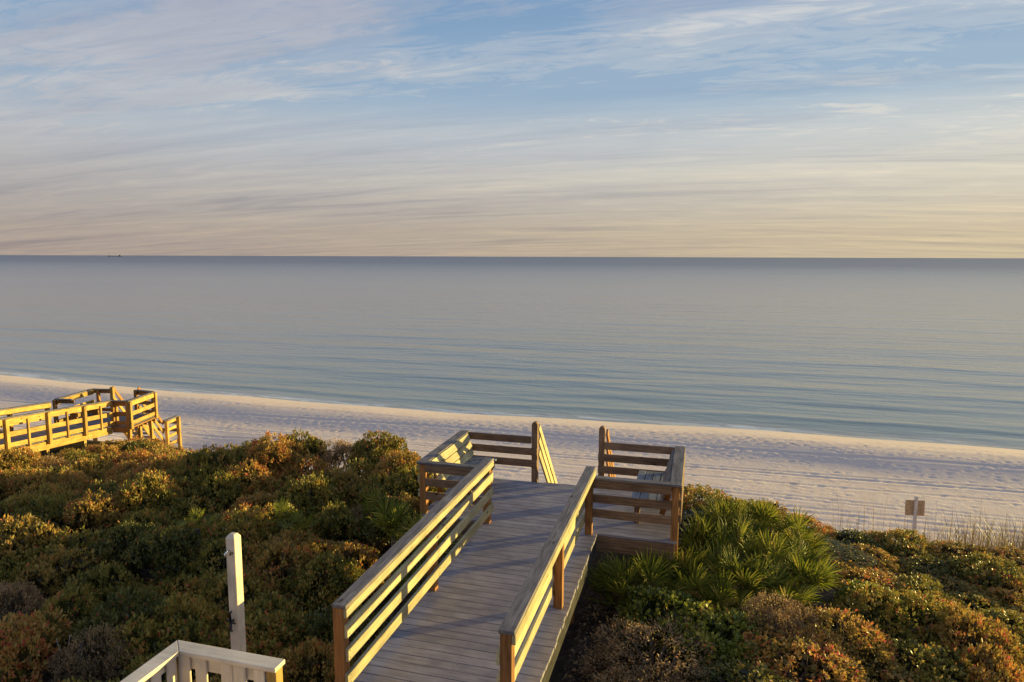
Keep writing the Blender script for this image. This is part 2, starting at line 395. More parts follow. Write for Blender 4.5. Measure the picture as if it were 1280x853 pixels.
# dune soil and leaf litter behind the brow
lit = nd.new('ShaderNodeMapRange'); lk.new(sp.outputs[2], lit.inputs[0]); lit.inputs[1].default_value = -4.3; lit.inputs[2].default_value = -3.3
n2 = nd.new('ShaderNodeTexNoise'); lk.new(geo.outputs['Position'], n2.inputs['Vector']); n2.inputs['Scale'].default_value = 5.0; n2.inputs['Detail'].default_value = 9; n2.inputs['Roughness'].default_value = .75
soil = ramp(nd, lk, n2.outputs['Fac'], [(.38, (.018, .012, .009)), (.50, (.055, .034, .024)), (.60, (.13, .085, .06)), (.70, (.36, .29, .24))])
col = mixc(nd, lk, lit.outputs[0], col, soil)
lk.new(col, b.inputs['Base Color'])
rr = nd.new('ShaderNodeMapRange'); lk.new(wet_sunlit.outputs[0], rr.inputs[0]); rr.inputs[3].default_value = .9; rr.inputs[4].default_value = .45
lk.new(rr.outputs[0], b.inputs['Roughness']); b.inputs['Specular IOR Level'].default_value = .3
n3 = nd.new('ShaderNodeTexNoise'); lk.new(geo.outputs['Position'], n3.inputs['Vector']); n3.inputs['Scale'].default_value = 7.0; n3.inputs['Detail'].default_value = 7; n3.inputs['Roughness'].default_value = .65
bs = nd.new('ShaderNodeMath'); bs.operation = 'MULTIPLY_ADD'; lk.new(wet_sunlit.outputs[0], bs.inputs[0]); bs.inputs[1].default_value = -.5; bs.inputs[2].default_value = .5
bp = nd.new('ShaderNodeBump'); lk.new(n3.outputs['Fac'], bp.inputs['Height']); bp.inputs['Distance'].default_value = .025; lk.new(bs.outputs[0], bp.inputs['Strength'])
lk.new(bp.outputs[0], b.inputs['Normal'])
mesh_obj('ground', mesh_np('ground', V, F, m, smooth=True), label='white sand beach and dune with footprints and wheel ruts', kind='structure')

# ---------------------------------------------------------------- sea
xs = grade(-60000, -80, 50, 0.8, 60000, 1.4)
ys = np.concatenate([np.arange(36.0, 75, 0.22), grade(75, 75, 75.3, .3, 90000, 1.25)[1:]])
X, Y = np.meshgrid(xs, ys, indexing='ij')
near = 1 - sstep(60, 110, Y)
d = Y - shore_y(X)
wob = 1.6 * np.sin(X * .045 + .7) + .8 * np.sin(X * .13)
Z = np.full_like(X, SEA_Z)
def swell(c, w, a):
    q = (d - c - wob * min(1, c / 8)) / w
    amp = a * (.55 + .9 * vnoise(X * .05 + c, X * 0 + c * 3, 21))
    return amp * np.exp(-q * q)
for c, w, a in ((2.9, .6, .055), (7.0, .9, .035), (12.5, 1.2, .05), (19, 1.5, .04), (27, 1.8, .05), (38, 2.2, .04)):
    Z += swell(c, w, a) * near
Z += .012 * (vnoise(X * .5, Y * 1.6, 5) - .5) * near
nx, ny = len(xs), len(ys); idx = np.arange(nx * ny).reshape(nx, ny)
F = np.stack([idx[:-1, :-1].ravel(), idx[1:, :-1].ravel(), idx[1:, 1:].ravel(), idx[:-1, 1:].ravel()], 1)
V = np.stack([X.ravel(), Y.ravel(), Z.ravel()], 1)
m, nd, lk, b = newmat('sea_water')
geo = nd.new('ShaderNodeNewGeometry'); sp = nd.new('ShaderNodeSeparateXYZ'); lk.new(geo.outputs['Position'], sp.inputs[0])
def noise_at(scale, sx, sy, det=4, rough=.55, dist=0.0):
    mp = nd.new('ShaderNodeMapping'); lk.new(geo.outputs['Position'], mp.inputs[0]); mp.inputs['Scale'].default_value = (sx, sy, 1)
    n = nd.new('ShaderNodeTexNoise'); lk.new(mp.outputs[0], n.inputs['Vector']); n.inputs['Scale'].default_value = scale
    n.inputs['Detail'].default_value = det; n.inputs['Roughness'].default_value = rough; n.inputs['Distortion'].default_value = dist
    return n.outputs['Fac']
lgy = nd.new('ShaderNodeMath'); lgy.operation = 'LOGARITHM'; lk.new(sp.outputs[1], lgy.inputs[0]); lgy.inputs[1].default_value = 10.0
sea_dist = nd.new('ShaderNodeMapRange'); lk.new(lgy.outputs[0], sea_dist.inputs[0]); sea_dist.inputs[1].default_value = 1.6; sea_dist.inputs[2].default_value = 3.6
patch = noise_at(1.0, .006, .02, 5, .6)
body = ramp(nd, lk, sea_dist.outputs[0], [(0, (.25, .30, .265)), (.07, (.235, .275, .26)), (.22, (.235, .245, .25)), (.36, (.215, .225, .255)), (.54, (.15, .165, .215)), (.72, (.09, .105, .165)), (1, (.05, .065, .12))])  # water tone by distance, with sky sheen and dark horizon reflection painted in
body = mixc(nd, lk, 1.0, body, ramp(nd, lk, patch, [(.35, (.86, .88, .90)), (.65, (1.10, 1.08, 1.06))]), 'MULTIPLY')
sd_ = nd.new('ShaderNodeAttribute'); sd_.attribute_name = 'shore'
shal = nd.new('ShaderNodeMapRange'); lk.new(sd_.outputs['Fac'], shal.inputs[0]); shal.inputs[1].default_value = 2.2; shal.inputs[2].default_value = -.2
body = mixc(nd, lk, shal.outputs[0], body, (.42, .37, .29))
fo = noise_at(1.0, .45, 2.6, 7, .68, 1.0)
fband = ramp(nd, lk, sd_.outputs['Fac'], [(.0, (1, 1, 1)), (.35, (.85, .85, .85)), (.80, (.0, .0, .0)), (1, (0, 0, 0))])
fr1 = ramp(nd, lk, fo, [(.46, (0, 0, 0)), (.54, (1, 1, 1))])
fst = ramp(nd, lk, noise_at(1.0, .09, .05, 2, .5), [(.44, (.06, .06, .06)), (.56, (1, 1, 1))])
fr_ = mixc(nd, lk, 1.0, fr1, fst, 'MULTIPLY')
ff = nd.new('ShaderNodeMath'); ff.operation = 'MULTIPLY'; lk.new(fband, ff.inputs[0]); lk.new(fr_, ff.inputs[1])
body = mixc(nd, lk, ff.outputs[0], body, (.80, .76, .70))
lk.new(body, b.inputs['Base Color'])
b.inputs['IOR'].default_value = 1.333
dst = nd.new('ShaderNodeMapRange'); lk.new(sp.outputs[1], dst.inputs[0]); dst.inputs[1].default_value = 60; dst.inputs[2].default_value = 900
pw = nd.new('ShaderNodeMath'); pw.operation = 'POWER'; lk.new(dst.outputs[0], pw.inputs[0]); pw.inputs[1].default_value = .5
ro = nd.new('ShaderNodeMapRange'); lk.new(pw.outputs[0], ro.inputs[0]); ro.inputs[3].default_value = .06; ro.inputs[4].default_value = .34
lk.new(ro.outputs[0], b.inputs['Roughness'])
# surface relief: ripples near, longer chop and swell far
def bump(height, dist, strength, prev=None):
    q = nd.new('ShaderNodeBump'); lk.new(height, q.inputs['Height']); q.inputs['Distance'].default_value = dist
    if isinstance(strength, float): q.inputs['Strength'].default_value = strength
    else: lk.new(strength, q.inputs['Strength'])
    if prev is not None: lk.new(prev, q.inputs['Normal'])
    return q.outputs[0]
b1 = bump(noise_at(1.0, .05, .22, 3, .5), 1.2, .24)
b2 = bump(noise_at(1.0, .35, 1.1, 5, .6), .18, .26, b1)
b3 = bump(noise_at(1.0, 1.8, 4.5, 4, .6), .03, .45, b2)
lk.new(b3, b.inputs['Normal'])
mesh_obj('sea', mesh_np('sea', V, F, m, smooth=True, attr=d.ravel(), attr_name='shore'), label='calm gulf sea reaching the horizon', kind='structure')

# ---------------------------------------------------------------- main boardwalk
walk = empty('boardwalk', (-2.4, 8.5, 0), label='grey planked boardwalk with slatted side rails leading to benches and beach stairs', cat='boardwalk')
XL, XR = -3.375, -1.465
def plank_rows(x0, x1, y0, y1, z, mat, parent, pitch=.145, name='deck_plank', slope=0.0):
    y = y0 + pitch / 2
    while y + pitch / 2 <= y1 + .001:
        board(name, (x0 + random.uniform(-.006, .006), y, z - .019), (x1 + random.uniform(-.006, .006), y, z - .019), pitch - .008, .038, mat, parent, bev=.003, jit=.002)
        y += pitch
Y_SPLIT = 2.2 + .145 * 57
plank_rows(XL, XR, 2.2, Y_SPLIT, 0, M_DECK, walk)
plank_rows(-4.52, -.24, Y_SPLIT, 12.78, 0, M_DECK, walk)
V_, F_ = [], []
def screw(x, y, r=.0055):
    o = len(V_); V_.extend([(x + r * math.cos(a), y + r * math.sin(a), .0012) for a in [k * math.pi / 3 for k in range(6)]]); F_.append(tuple(range(o, o + 6)))
yy = 2.2 + .0725
while yy < 12.7:
    for x in ((-3.33, -2.42, -1.51) if yy < Y_SPLIT else (-4.47, -3.35, -2.42, -1.5, -.30)):
        for q in (-.038, .038): screw(x + random.uniform(-.008, .008), yy + q)
    yy += .145
me = bpy.data.meshes.new('deck_screws'); me.from_pydata(V_, [], F_); me.materials.append(M_METAL); me.update()
mesh_obj('deck_screws', me, walk, kind='stuff')
# beams under the deck
for x in (XL + .04, -2.42, XR - .035):
    board('side_beam', (x, 2.2, -.165), (x, 10.44, -.165), .04, .245, M_BEAM, walk)
for y in (10.47, 12.73):
    board('side_beam', (-4.50, y, -.165), (-.26, y, -.165), .04, .245, M_BACK, walk)
for x in (-4.48, -3.0, -1.5, -.28):
    board('side_beam', (x, 10.5, -.165), (x, 12.70, -.165), .04, .245, M_BACK, walk)
for x in (XL + .16, XR - .30):
    for y in (3.2, 5.66, 8.05, 9.9):
        gz = ground_z(x, y) - .3
        board('support_post', (x, y, gz), (x, y, -.05), .10, .10, M_POST, walk, up=(0, 1, 0))
for x in (-4.40, -.36):
    for y in (10.62, 12.58):
        board('support_post', (x, y, ground_z(x, y) - .3), (x, y, -.05), .12, .12, M_POST, walk, up=(0, 1, 0))

def zrail(y): return 1.035 + .055 * (y - 5.6) / 4.9
def side_railing(side):
    s = 1 if side == 'left' else -1
    if side == 'left':
        rl = empty('railing', (-3.3, 8, 0), walk, label='boardwalk side railing next to the thicket')
        px_, bx, cx, fx = -3.305, -3.229, -3.287, -3.225
    else:
        rl = empty('railing', (-1.6, 8, 0), walk, label='boardwalk side railing next to the palmettos')
        px_, bx, cx, fx = -1.600, -1.676, -1.590, -1.524
    y0, y1 = 5.60, 10.50
    for y in (5.66, 8.03, 10.43):
        board('post', (px_, y, -.22), (px_, y, zrail(y) - .04), .112, .112, M_POST, rl, up=(0, 1, 0))
    board('rail_cap', (cx, y0 - .01, zrail(y0) - .019), (cx, y1, zrail(y1) - .019), .155, .038, M_CAP, rl, bev=.005)
    board('rail_board', (fx, y0, zrail(y0) - .087), (fx, y1, zrail(y1) - .087), .036, .095, M_RAIL, rl)
    for h in (.75, .50, .245):
        if side == 'right' and h == .75:
            pass
        # two lengths butted over the middle post
        k = (h / 1.035)
        for a, c in ((y0 + random.uniform(.0, .03), 8.03), (8.034, y1 - random.uniform(0, .03))):
            za, zc_ = h + .055 * (a - 5.6) / 4.9 * k, h + .055 * (c - 5.6) / 4.9 * k
            board('rail_board', (bx, a, za), (bx, c, zc_), .036, .138, M_RAIL, rl)
    return rl
side_railing('left'); side_railing('right')
V_, F_ = [], []
for fx_, ys_ in ((-3.2095, (5.66, 7.99, 8.07, 10.43)), (-3.2055, ())):
    for y in ys_:
        for zc_ in (.75, .50, .245):
            for q in (-.035, .035):
                zz = zc_ * (1 + .055 * (y - 5.6) / 4.9 / 1.035) + q; o = len(V_)
                V_.extend([(fx_, y + .007 * math.cos(a), zz + .007 * math.sin(a)) for a in [k * math.pi / 3 for k in range(6)]]); F_.append(tuple(range(o, o + 6)))
for cx_, ys_ in ((-3.287, (5.66, 6.5, 7.3, 8.03, 8.9, 9.7, 10.43)), (-1.590, (5.66, 6.5, 7.3, 8.03, 8.9, 9.7, 10.43))):
    for y in ys_:
        for q in (-.045, .045):
            o = len(V_); zz = zrail(y) + .0012
            V_.extend([(cx_ + q + .008 * math.cos(a), y + .008 * math.sin(a) + q * .3, zz) for a in [k * math.pi / 3 for k in range(6)]]); F_.append(tuple(range(o, o + 6)))
me = bpy.data.meshes.new('rail_screws'); me.from_pydata(V_, [], F_); me.materials.append(M_METAL); me.update()
mesh_obj('rail_screws', me, walk, kind='stuff')

def bump_out(side):
    """rails and bench round one wing of the platform"""
    xo, xi = (-4.48, -3.36) if side == 'left' else (-.27, -1.545)     # outer and inner x
    s = -1 if side == 'left' else 1
    rl = empty('railing', (xo, 11.5, 0), walk, label='low rail round the platform wing ' + ('beside the thicket' if side == 'left' else 'above the palmettos'))
    zt = .925
    # posts
    for y in (10.55, 12.60):
        board('post', (xo, y, -.3), (xo, y, zt - .04), .115, .115, M_POST, rl, up=(0, 1, 0))
    # outer cap (wide) and near / back caps
    board('rail_cap', (xo, 10.44, zt - .019), (xo, 12.70, zt - .019), .185, .038, M_CAP, rl, bev=.005)
    xa, xb = sorted((xi, xo - s * .095))
    board('rail_cap', (xa, 10.50, zt - .017), (xb, 10.50, zt - .017), .13, .036, M_CAP, rl, bev=.005)
    xa, xb = sorted((xi, xo - s * .06))
    for zz in (.83, .59, .35):
        board('rail_board', (xa, 10.50 - .035, zz - .01), (xb, 10.50 - .035, zz - .01), .036, .135, M_BACK, rl)
    # back rail: butts the tall stair post
    xs_ = -3.02 if side == 'left' else -1.78
    xa, xb = sorted((xs_, xo - s * .06))
    for k, zz in enumerate((.845, .61, .375)):
        a, c = (xa, xb) if side == 'right' else (xa, -2.975)
        if k == 0: a, c = (a + .12, c) if side == 'right' else (a, c - .12)
        board('rail_board', (a, 12.625, zz), (c, 12.625, zz), .038, .140, M_BACK, rl)
    # outer side boards
    for zz in (.84, .60, .36):
        board('rail_board', (xo + s * .078, 10.5, zz), (xo + s * .078, 12.66, zz), .036, .13, M_BACK if side == 'right' else M_RAIL, rl)
    # bench with leaning back
    bn = empty('bench', (xo - s * .45, 11.6, 0), walk, label='built-in bench ' + ('on the thicket side' if side == 'left' else 'on the palmetto side'))
    x_in, x_out = xo - s * .66, xo - s * .24
    for k in range(4):
        x = x_in + (x_out - x_in) * k / 3
        board('seat_plank', (x, 11.0, .44), (x, 12.52, .44), .128, .038, M_BENCH, bn, jit=.003)
    for y in (11.12, 12.35):
        board('bench_leg', (x_in - s * -.03, y, 0), (x_in - s * -.03, y, .42), .09, .09, M_BACK, bn, up=(0, 1, 0))
        board('bench_bearer', (x_in - s * .04, y + .065, .35), (xo - s * .05, y + .065, .35), .038, .13, M_BACK, bn)
    for y in (10.80, 11.65, 12.44):
        board('back_support', (x_out + s * .03, y, .30), (xo - s * .055, y, .90), .085, .045, M_POST, bn, up=(0, 1, 0))
    for k, t in enumerate((.34, .62, .90)):
        x = lerp(x_out, xo - s * .10, t) - s * .02; z = lerp(.36, .90, t)
        M, L = frame((x, 10.62, z), (x, 12.52, z), up=Vector((s * .30, 0, .60)).normalized())
        mesh_obj('back_board', box_mesh(L, .034, .135, M_RAIL if side == 'left' else M_CAP), bn, M)
bump_out('left'); bump_out('right')

def round_post(name, x, y, z0, z1, w, mat, parent):
    bm = bmesh.new(); n = 8
    prof = [(-w / 2, z0), (w / 2, z0), (w / 2, z1 - w / 2)] + [(w / 2 * math.cos(a), z1 - w / 2 + w / 2 * math.sin(a)) for a in [math.pi * k / n for k in range(1, n)]] + [(-w / 2, z1 - w / 2)]
    # object space: grain runs along local X, so the post lies along X and is stood up by the matrix
    f = [bm.verts.new((p[1] - (z0 + z1) / 2, p[0], -w / 2)) for p in prof]; g = [bm.verts.new((p[1] - (z0 + z1) / 2, p[0], w / 2)) for p in prof]
    bm.faces.new(f); bm.faces.new(g[::-1])
    for i in range(len(f)):
        j = (i + 1) % len(f); bm.faces.new((f[j], f[i], g[i], g[j]))
    bmesh.ops.recalc_face_normals(bm, faces=bm.faces)
    me = bpy.data.meshes.new(name); bm.to_mesh(me); bm.free(); me.materials.append(mat)
    M = Matrix(((0, -1, 0), (0, 0, 1), (-1, 0, 0))).to_4x4()
    M = Matrix(((0, 1, 0, x), (0, 0, -1, y), (-1, 0, 0, 0), (0, 0, 0, 1)))
    M = Matrix(((0, 1, 0, x), (0, 0, 1, y), (1, 0, 0, (z0 + z1) / 2), (0, 0, 0, 1)))
    return mesh_obj(name, me, parent, M)
st = empty('staircase', (-2.38, 12.8, 0), walk, label='steep stairs down to the beach')
for x in (-3.035, -1.72):
    round_post('newel_post', x, 12.705, -.45, 1.20, .115, M_BACK, st)
SL = 1.0
run = 4.55
for x in (-2.975, -1.785):
    board('stringer', (x, 12.82, -.22), (x, 12.82 + run, -.22 - run * SL), .04, .28, M_RAIL, st)
k = 1
while k * .19 < 4.5:
    y = 12.86 + k * .19 / SL
    board('tread', (-2.95, y, -k * .19), (-1.81, y, -k * .19), .25, .036, M_DECK, st); k += 1
for x, mt in ((-2.975, M_RAIL), (-1.635, M_POST)):
    for off in (1.08, .83, .58):
        board('handrail_board', (x, 12.77, off), (x, 12.77 + 3.9, off - 3.9 * SL), .036, .125, mt, st)
    for yy in (1.35, 2.7, 3.9):
        board('baluster_post', (x - .06, 12.77 + yy, -yy * SL - 1.0), (x - .06, 12.77 + yy, -yy * SL + 1.06), .09, .09, M_POST, st, up=(0, 1, 0))

# ---------------------------------------------------------------- neighbouring boardwalk
O = RH * (-.748 * 22) + FH * 22
UU = (RH * .078 + FH * .997).normalized(); VV = Vector((UU.y, -UU.x, 0))
def L3(u, v, z): return Vector((O.x, O.y, 0)) + UU * u + VV * v + Vector((0, 0, z))
nb = empty('boardwalk', L3(2, -1, -2.3), label='honey yellow boardwalk with railed platform and stairs at the far end of the thicket', cat='boardwalk')
VR, VL = -.36, -2.25
def zcap(u): return -.955 - .100 * u if u < 5.4 else -1.50
RH_N = 1.06
def nrail(parent, pts, levels, zc_, cap=True, side=1, capm=None, boardm=None):
    """rail through (u, v) points, boards on the side given"""
    for (u0, v0), (u1, v1) in zip(pts[:-1], pts[1:]):
        d_ = Vector((u1 - u0, v1 - v0)).normalized(); nrm = (-d_.y * side, d_.x * side)
        e0 = L3(u0, v0, zc_(u0)); e1 = L3(u1, v1, zc_(u1))
        if cap: board('rail_cap', e0 - Vector((0, 0, .0)), e1, .15, .038, capm or M_CAP, parent)
        for lv, h in levels:
            b0 = L3(u0 + nrm[0] * .07, v0 + nrm[1] * .07, zc_(u0) - lv); b1 = L3(u1 + nrm[0] * .07, v1 + nrm[1] * .07, zc_(u1) - lv)
            board('rail_board', b0, b1, .036, h, boardm or M_NEW, parent)
def npost(parent, u, v, ztop, zbot, w=.12, mat=None, name='post'):
    board(name, L3(u, v, zbot), L3(u, v, ztop), w, w, mat or M_NEW, parent, up=UU)
# ramp deck
dk = lambda u: zcap(u) - RH_N
u = -4.6
while u < 5.3:
    board('deck_plank', L3(u, VL - .05, dk(u)), L3(u, VR + .02, dk(u)), .137, .036, M_NEWDECK, nb); u += .145
u = 5.37
while u < 7.62:
    board('deck_plank', L3(u, -2.85, dk(6)), L3(u, .42 - .06 * (u - 5.36), dk(6)), .137, .036, M_NEWDECK, nb); u += .145
for v in (VL, VR + .03):
    board('side_beam', L3(-4.6, v, dk(-4.6) - .17), L3(5.3, v, dk(5.3) - .17), .05, .28, M_NEW, nb)
board('side_beam', L3(5.33, VR + .05, dk(6) - .14), L3(5.33, .43, dk(6) - .14), .05, .22, M_NEWSHADE, nb)
board('side_beam', L3(5.36, .44, dk(6) - .06), L3(7.45, .31, dk(6) - .06), .05, .06, M_NEWSHADE, nb)
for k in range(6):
    board('joist_end', L3(5.7 + k * .3, -.2, dk(6) - .15), L3(5.7 + k * .3, .34, dk(6) - .15), .05, .15, M_NEWSHADE, nb)
board('side_beam', L3(7.62, -2.8, dk(6) - .15), L3(7.60, .1, dk(6) - .15), .05, .22, M_NEWSHADE, nb)
for uu, vv in ((6.3, .22), (7.2, .15), (5.5, -2.7), (7.5, -2.7), (5.5, .3), (3.7, VR), (1.8, VR), (0, VR), (-1.9, VR), (1.8, VL), (0, VL), (-1.9, VL), (3.7, VL)):
    zb = ground_z(*L3(uu, vv, 0).xy) - .3
    board('support_post', L3(uu, vv - .02, min(zb, dk(uu) - .5)), L3(uu, vv - .02, dk(uu) - .06), .13, .13, M_NEW, nb, up=UU)
lv = ((.125, .19), (.56, .17), (.93, .16))
rr_ = empty('railing', L3(2, VR, -2), nb, label='ramp railing nearest the thicket')
nrail(rr_, [(-4.6, VR), (5.36, VR)], lv, zcap, side=1)
for k in range(-2, 4):
    npost(rr_, 1.83 * k - .0, VR + .115, zcap(1.83 * k) - .03, dk(1.83 * k) - .12, .13)
    if k < 3: npost(rr_, 1.83 * k + .93, VR + .105, zcap(1.83 * k + .93) - .12, dk(1.83 * k + .93) - .05, .07, name='baluster')
rl_ = empty('railing', L3(2, VL, -2), nb, label='ramp railing on the far side')
nrail(rl_, [(-4.6, VL), (4.4, VL)], lv, zcap, side=1)
for k in range(-2, 3):
    npost(rl_, 1.83 * k + .7, VL - .06, zcap(1.83 * k + .7) - .03, dk(1.83 * k + .7) - .05, .12, M_NEWSHADE)
zp = lambda u: -1.50
pr = empty('railing', L3(6.4, .5, -2), nb, label='rail round the platform')
nrail(pr, [(5.36, VR), (5.36, .36)], ((.125, .19), (.55, .17), (.93, .16)), zp, side=-1, boardm=M_NEWSHADE)
nrail(pr, [(5.30, .37), (7.30, .25)], ((.125, .19), (.55, .17), (.93, .16)), zp, side=1)
for uu, vv in ((5.36, .46), (7.26, .34)):
    npost(pr, uu, vv, -1.53, -2.66, .13, name='post')
npost(pr, 5.33, .38, -1.53, -2.6, .13, M_NEWSHADE); npost(pr, 7.28, .24, -1.53, -2.6, .12, M_NEWSHADE)
npost(pr, 5.38, -.30, -1.53, -2.6, .12, M_NEWSHADE)
nrail(pr, [(7.32, .22), (7.60, -.72)], ((.125, .19), (.55, .17), (.93, .16)), zp, side=1, boardm=M_NEWSHADE)
npost(pr, 7.62, -.76, -1.50, -2.6, .13, M_NEWSHADE)
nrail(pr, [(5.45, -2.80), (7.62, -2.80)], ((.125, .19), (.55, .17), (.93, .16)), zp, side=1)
nrail(pr, [(5.45, -2.78), (5.45, -2.05)], ((.11, .15), (.53, .14)), zp, side=-1, boardm=M_NEWSHADE)
nrail(pr, [(7.62, -2.80), (7.62, -1.95)], ((.11, .15), (.93, .14)), zp, side=-1, boardm=M_NEWSHADE)
npost(pr, 7.66, -1.88, -1.40, -2.6, .14, M_NEW); npost(pr, 5.45, -2.85, -1.53, -2.6, .12, M_NEWSHADE); npost(pr, 7.6, -2.5, -1.55, -2.6, .12, M_NEWSHADE)
bn = empty('bench', L3(6.5, -2.4, -2.5), nb, label='bench on the platform')
for k in range(3): board('seat_plank', L3(5.7, -2.62 + k * .15, -2.12), L3(7.45, -2.62 + k * .15, -2.12), .135, .036, M_NEWDECK, bn)
for uu in (5.9, 7.2): board('bench_leg', L3(uu, -2.4, -2.56), L3(uu, -2.4, -2.14), .3, .08, M_NEWSHADE, bn, up=UU)
# stairs and low landing
ns = empty('staircase', L3(8.4, -1.2, -3.4), nb, label='stairs dropping to a railed landing')
zl = -4.62
u0, u1 = 7.66, 9.35; z0 = dk(6)
sl_ = (zl - z0) / (u1 - u0)
for v in (-1.85, -.72):
    board('stringer', L3(u0, v, z0 - .2), L3(u1, v, zl - .2), .05, .27, M_NEW, ns)
for k in range(1, 9):
    uu = u0 + (u1 - u0) * k / 9.0
    board('tread', L3(uu, -1.83, z0 + (zl - z0) * k / 9.0 - .02), L3(uu, -.70, z0 + (zl - z0) * k / 9.0 - .02), .26, .036, M_NEWDECK, ns)
for v in (-1.85, -.66):
    for off in (1.16, .72, .32):
        board('handrail_board', L3(u0, v, z0 + off), L3(u1, v, zl + off), .04, .13, M_NEW if off < 1.1 else M_NEWSHADE, ns)
ld = empty('landing', L3(9.9, -1.2, -4.4), nb, label='low landing at the foot of the stairs')
uu = 9.42
while uu < 10.45:
    board('deck_plank', L3(uu, -1.95, zl), L3(uu, -.58, zl), .137, .036, M_NEWDECK, ld); uu += .145
for off in (1.20, .86, .52, .14):
    board('rail_board', L3(9.35, -.58, zl + off - .03), L3(10.35, -.58, zl + off - .03), .036, .14, M_NEW, ld)
board('rail_cap', L3(9.32, -.62, zl + 1.30), L3(10.42, -.62, zl + 1.30), .15, .036, M_CAP, ld)
for uu in (9.35, 10.35):
    npost(ld, uu, -.50, zl + 1.28, -5.6, .13); npost(ld, uu, -1.95, zl + 1.28, -5.6, .13)
for off in (.98, .6):
    board('rail_board', L3(10.42, -1.95, zl + off), L3(10.42, -.6, zl + off), .036, .14, M_NEWSHADE, ld)

# ---------------------------------------------------------------- white painted railing and shower post
wr = empty('painted_railing', (-4.0, 4.4, 1.1), label='white painted railing corner with raw wood posts beside the boardwalk', cat='railing')
ZT = 1.2
cx0, cy0 = -4.065, 4.37
cxr = -3.10
def white(name, p0, p1, W, T, mat=M_WHITE, up=(0, 0, 1), **k): return board(name, p0, p1, W, T, mat, wr, up=up, bev=.006, **k)
# mitred corner caps
def mitre(name, pts, z0, z1):
    n = len(pts); V_ = [(x, y, z0) for x, y in pts] + [(x, y, z1) for x, y in pts]
    me = bpy.data.meshes.new(name); me.from_pydata(V_, [], [tuple(range(n))[::-1], tuple(range(n, 2 * n))] + [(i, (i + 1) % n, n + (i + 1) % n, n + i) for i in range(n)])
    me.materials.append(M_WHITE); me.update()
    o = mesh_obj(name, me, wr)
    bv = o.modifiers.new('bevel', 'BEVEL'); bv.width = .006; bv.segments = 2
    return o
h = .07
mitre('rail_cap', [(cx0 - h, cy0 + h), (cx0 + h, cy0 - h), (cxr, cy0 - h), (cxr, cy0 + h)], ZT - .038, ZT)
mitre('rail_cap', [(cx0 - h, cy0 + h - .003), (cx0 - h, 1.6), (cx0 + h, 1.6), (cx0 + h, cy0 - h - .003)], ZT - .038, ZT)
white('top_rail', (cx0 + .05, cy0 - .005, ZT - .105), (cxr - .105, cy0 - .005, ZT - .105), .04, .13)
white('top_rail', (cx0, 1.6, ZT - .085), (cx0, cy0 - .06, ZT - .085), .04, .09)
white('bottom_rail', (cx0 + .06, cy0, .18), (cxr - .1, cy0, .18), .04, .09)
white('bottom_rail', (cx0, 1.6, .18), (cx0, cy0 - .06, .18), .04, .09)
board('post', (cx0 + .0, cy0 - .0, -1.5), (cx0, cy0, ZT - .04), .09, .09, M_YPOST, wr, up=(0, 1, 0))
board('post', (cxr - .055, cy0, -1.5), (cxr - .055, cy0, ZT - .04), .09, .09, M_YPOST, wr, up=(0, 1, 0))
for dx_, w_ in ((.09, .112), (.252, .112), (.50, .114), (.617, .114), (.80, .10)):
    white('picket', (cx0 + dx_, cy0 - .04, .10), (cx0 + dx_, cy0 - .04, ZT - .045), w_, .022, up=(0, 1, 0))
y = cy0 - .13
while y > 1.7:
    white('picket', (cx0 + .04, y, .10), (cx0 + .04, y, ZT - .045), .022, .10, up=(0, 1, 0)); y -= .165

sw = empty('shower_post', (-4.37, 5.49, 0), label='tall slim white painted outdoor shower post behind the white railing', cat='shower')
bm = bmesh.new(); w = .052
zt = 1.68; zb = -1.6
pts = [(-w, -w), (w, -w), (w, w), (-w, w)]
lo = [bm.verts.new((zb - 0, x, y)) for x, y in pts]; hi = [bm.verts.new((zt - .035, x, y)) for x, y in pts]; tp = [bm.verts.new((zt, x * .55, y * .55)) for x, y in pts]
for A_, B_ in ((lo, hi), (hi, tp)):
    for i in range(4): bm.faces.new((A_[i], A_[(i + 1) % 4], B_[(i + 1) % 4], B_[i]))
bm.faces.new(tp); bm.faces.new(lo[::-1]); bmesh.ops.recalc_face_normals(bm, faces=bm.faces)
bmesh.ops.bevel(bm, geom=bm.edges[:], offset=.005, segments=1, affect='EDGES')
me = bpy.data.meshes.new('post'); bm.to_mesh(me); bm.free(); me.materials.append(M_WHITE)
mesh_obj('post', me, sw, Matrix(((0, 1, 0, -4.37), (0, 0, 1, 5.49), (1, 0, 0, 0), (0, 0, 0, 1))))
def tube(name, pts, r, mat, parent, n=7, **k):
    bm = bmesh.new(); rings = []
    rs = r if isinstance(r, (list, tuple)) else [r] * len(pts)
    P = [Vector(p) for p in pts]
    for i, p in enumerate(P):
        t = (P[min(i + 1, len(P) - 1)] - P[max(i - 1, 0)]).normalized()
        a = t.orthogonal().normalized() if i == 0 else (a - t * a.dot(t)).normalized()
        c = t.cross(a)
        rings.append([bm.verts.new(p + (a * math.cos(2 * math.pi * j / n) + c * math.sin(2 * math.pi * j / n)) * rs[i]) for j in range(n)])
    for A_, B_ in zip(rings[:-1], rings[1:]):
        for j in range(n): bm.faces.new((A_[j], A_[(j + 1) % n], B_[(j + 1) % n], B_[j]))
    bm.faces.new(rings[0][::-1]); bm.faces.new(rings[-1])
    for f in bm.faces: f.smooth = True
    me = bpy.data.meshes.new(name); bm.to_mesh(me); bm.free(); me.materials.append(mat)
    return mesh_obj(name, me, parent, **k)
px_, py_ = -4.37, 5.49 - w
tube('shower_head_arm', [(px_ - .01, py_ + .01, 1.52), (px_ - .01, py_ - .03, 1.53), (px_ - .02, py_ - .05, 1.51), (px_ - .025, py_ - .06, 1.48)], [.008, .008, .010, .016], M_CHROME, sw)
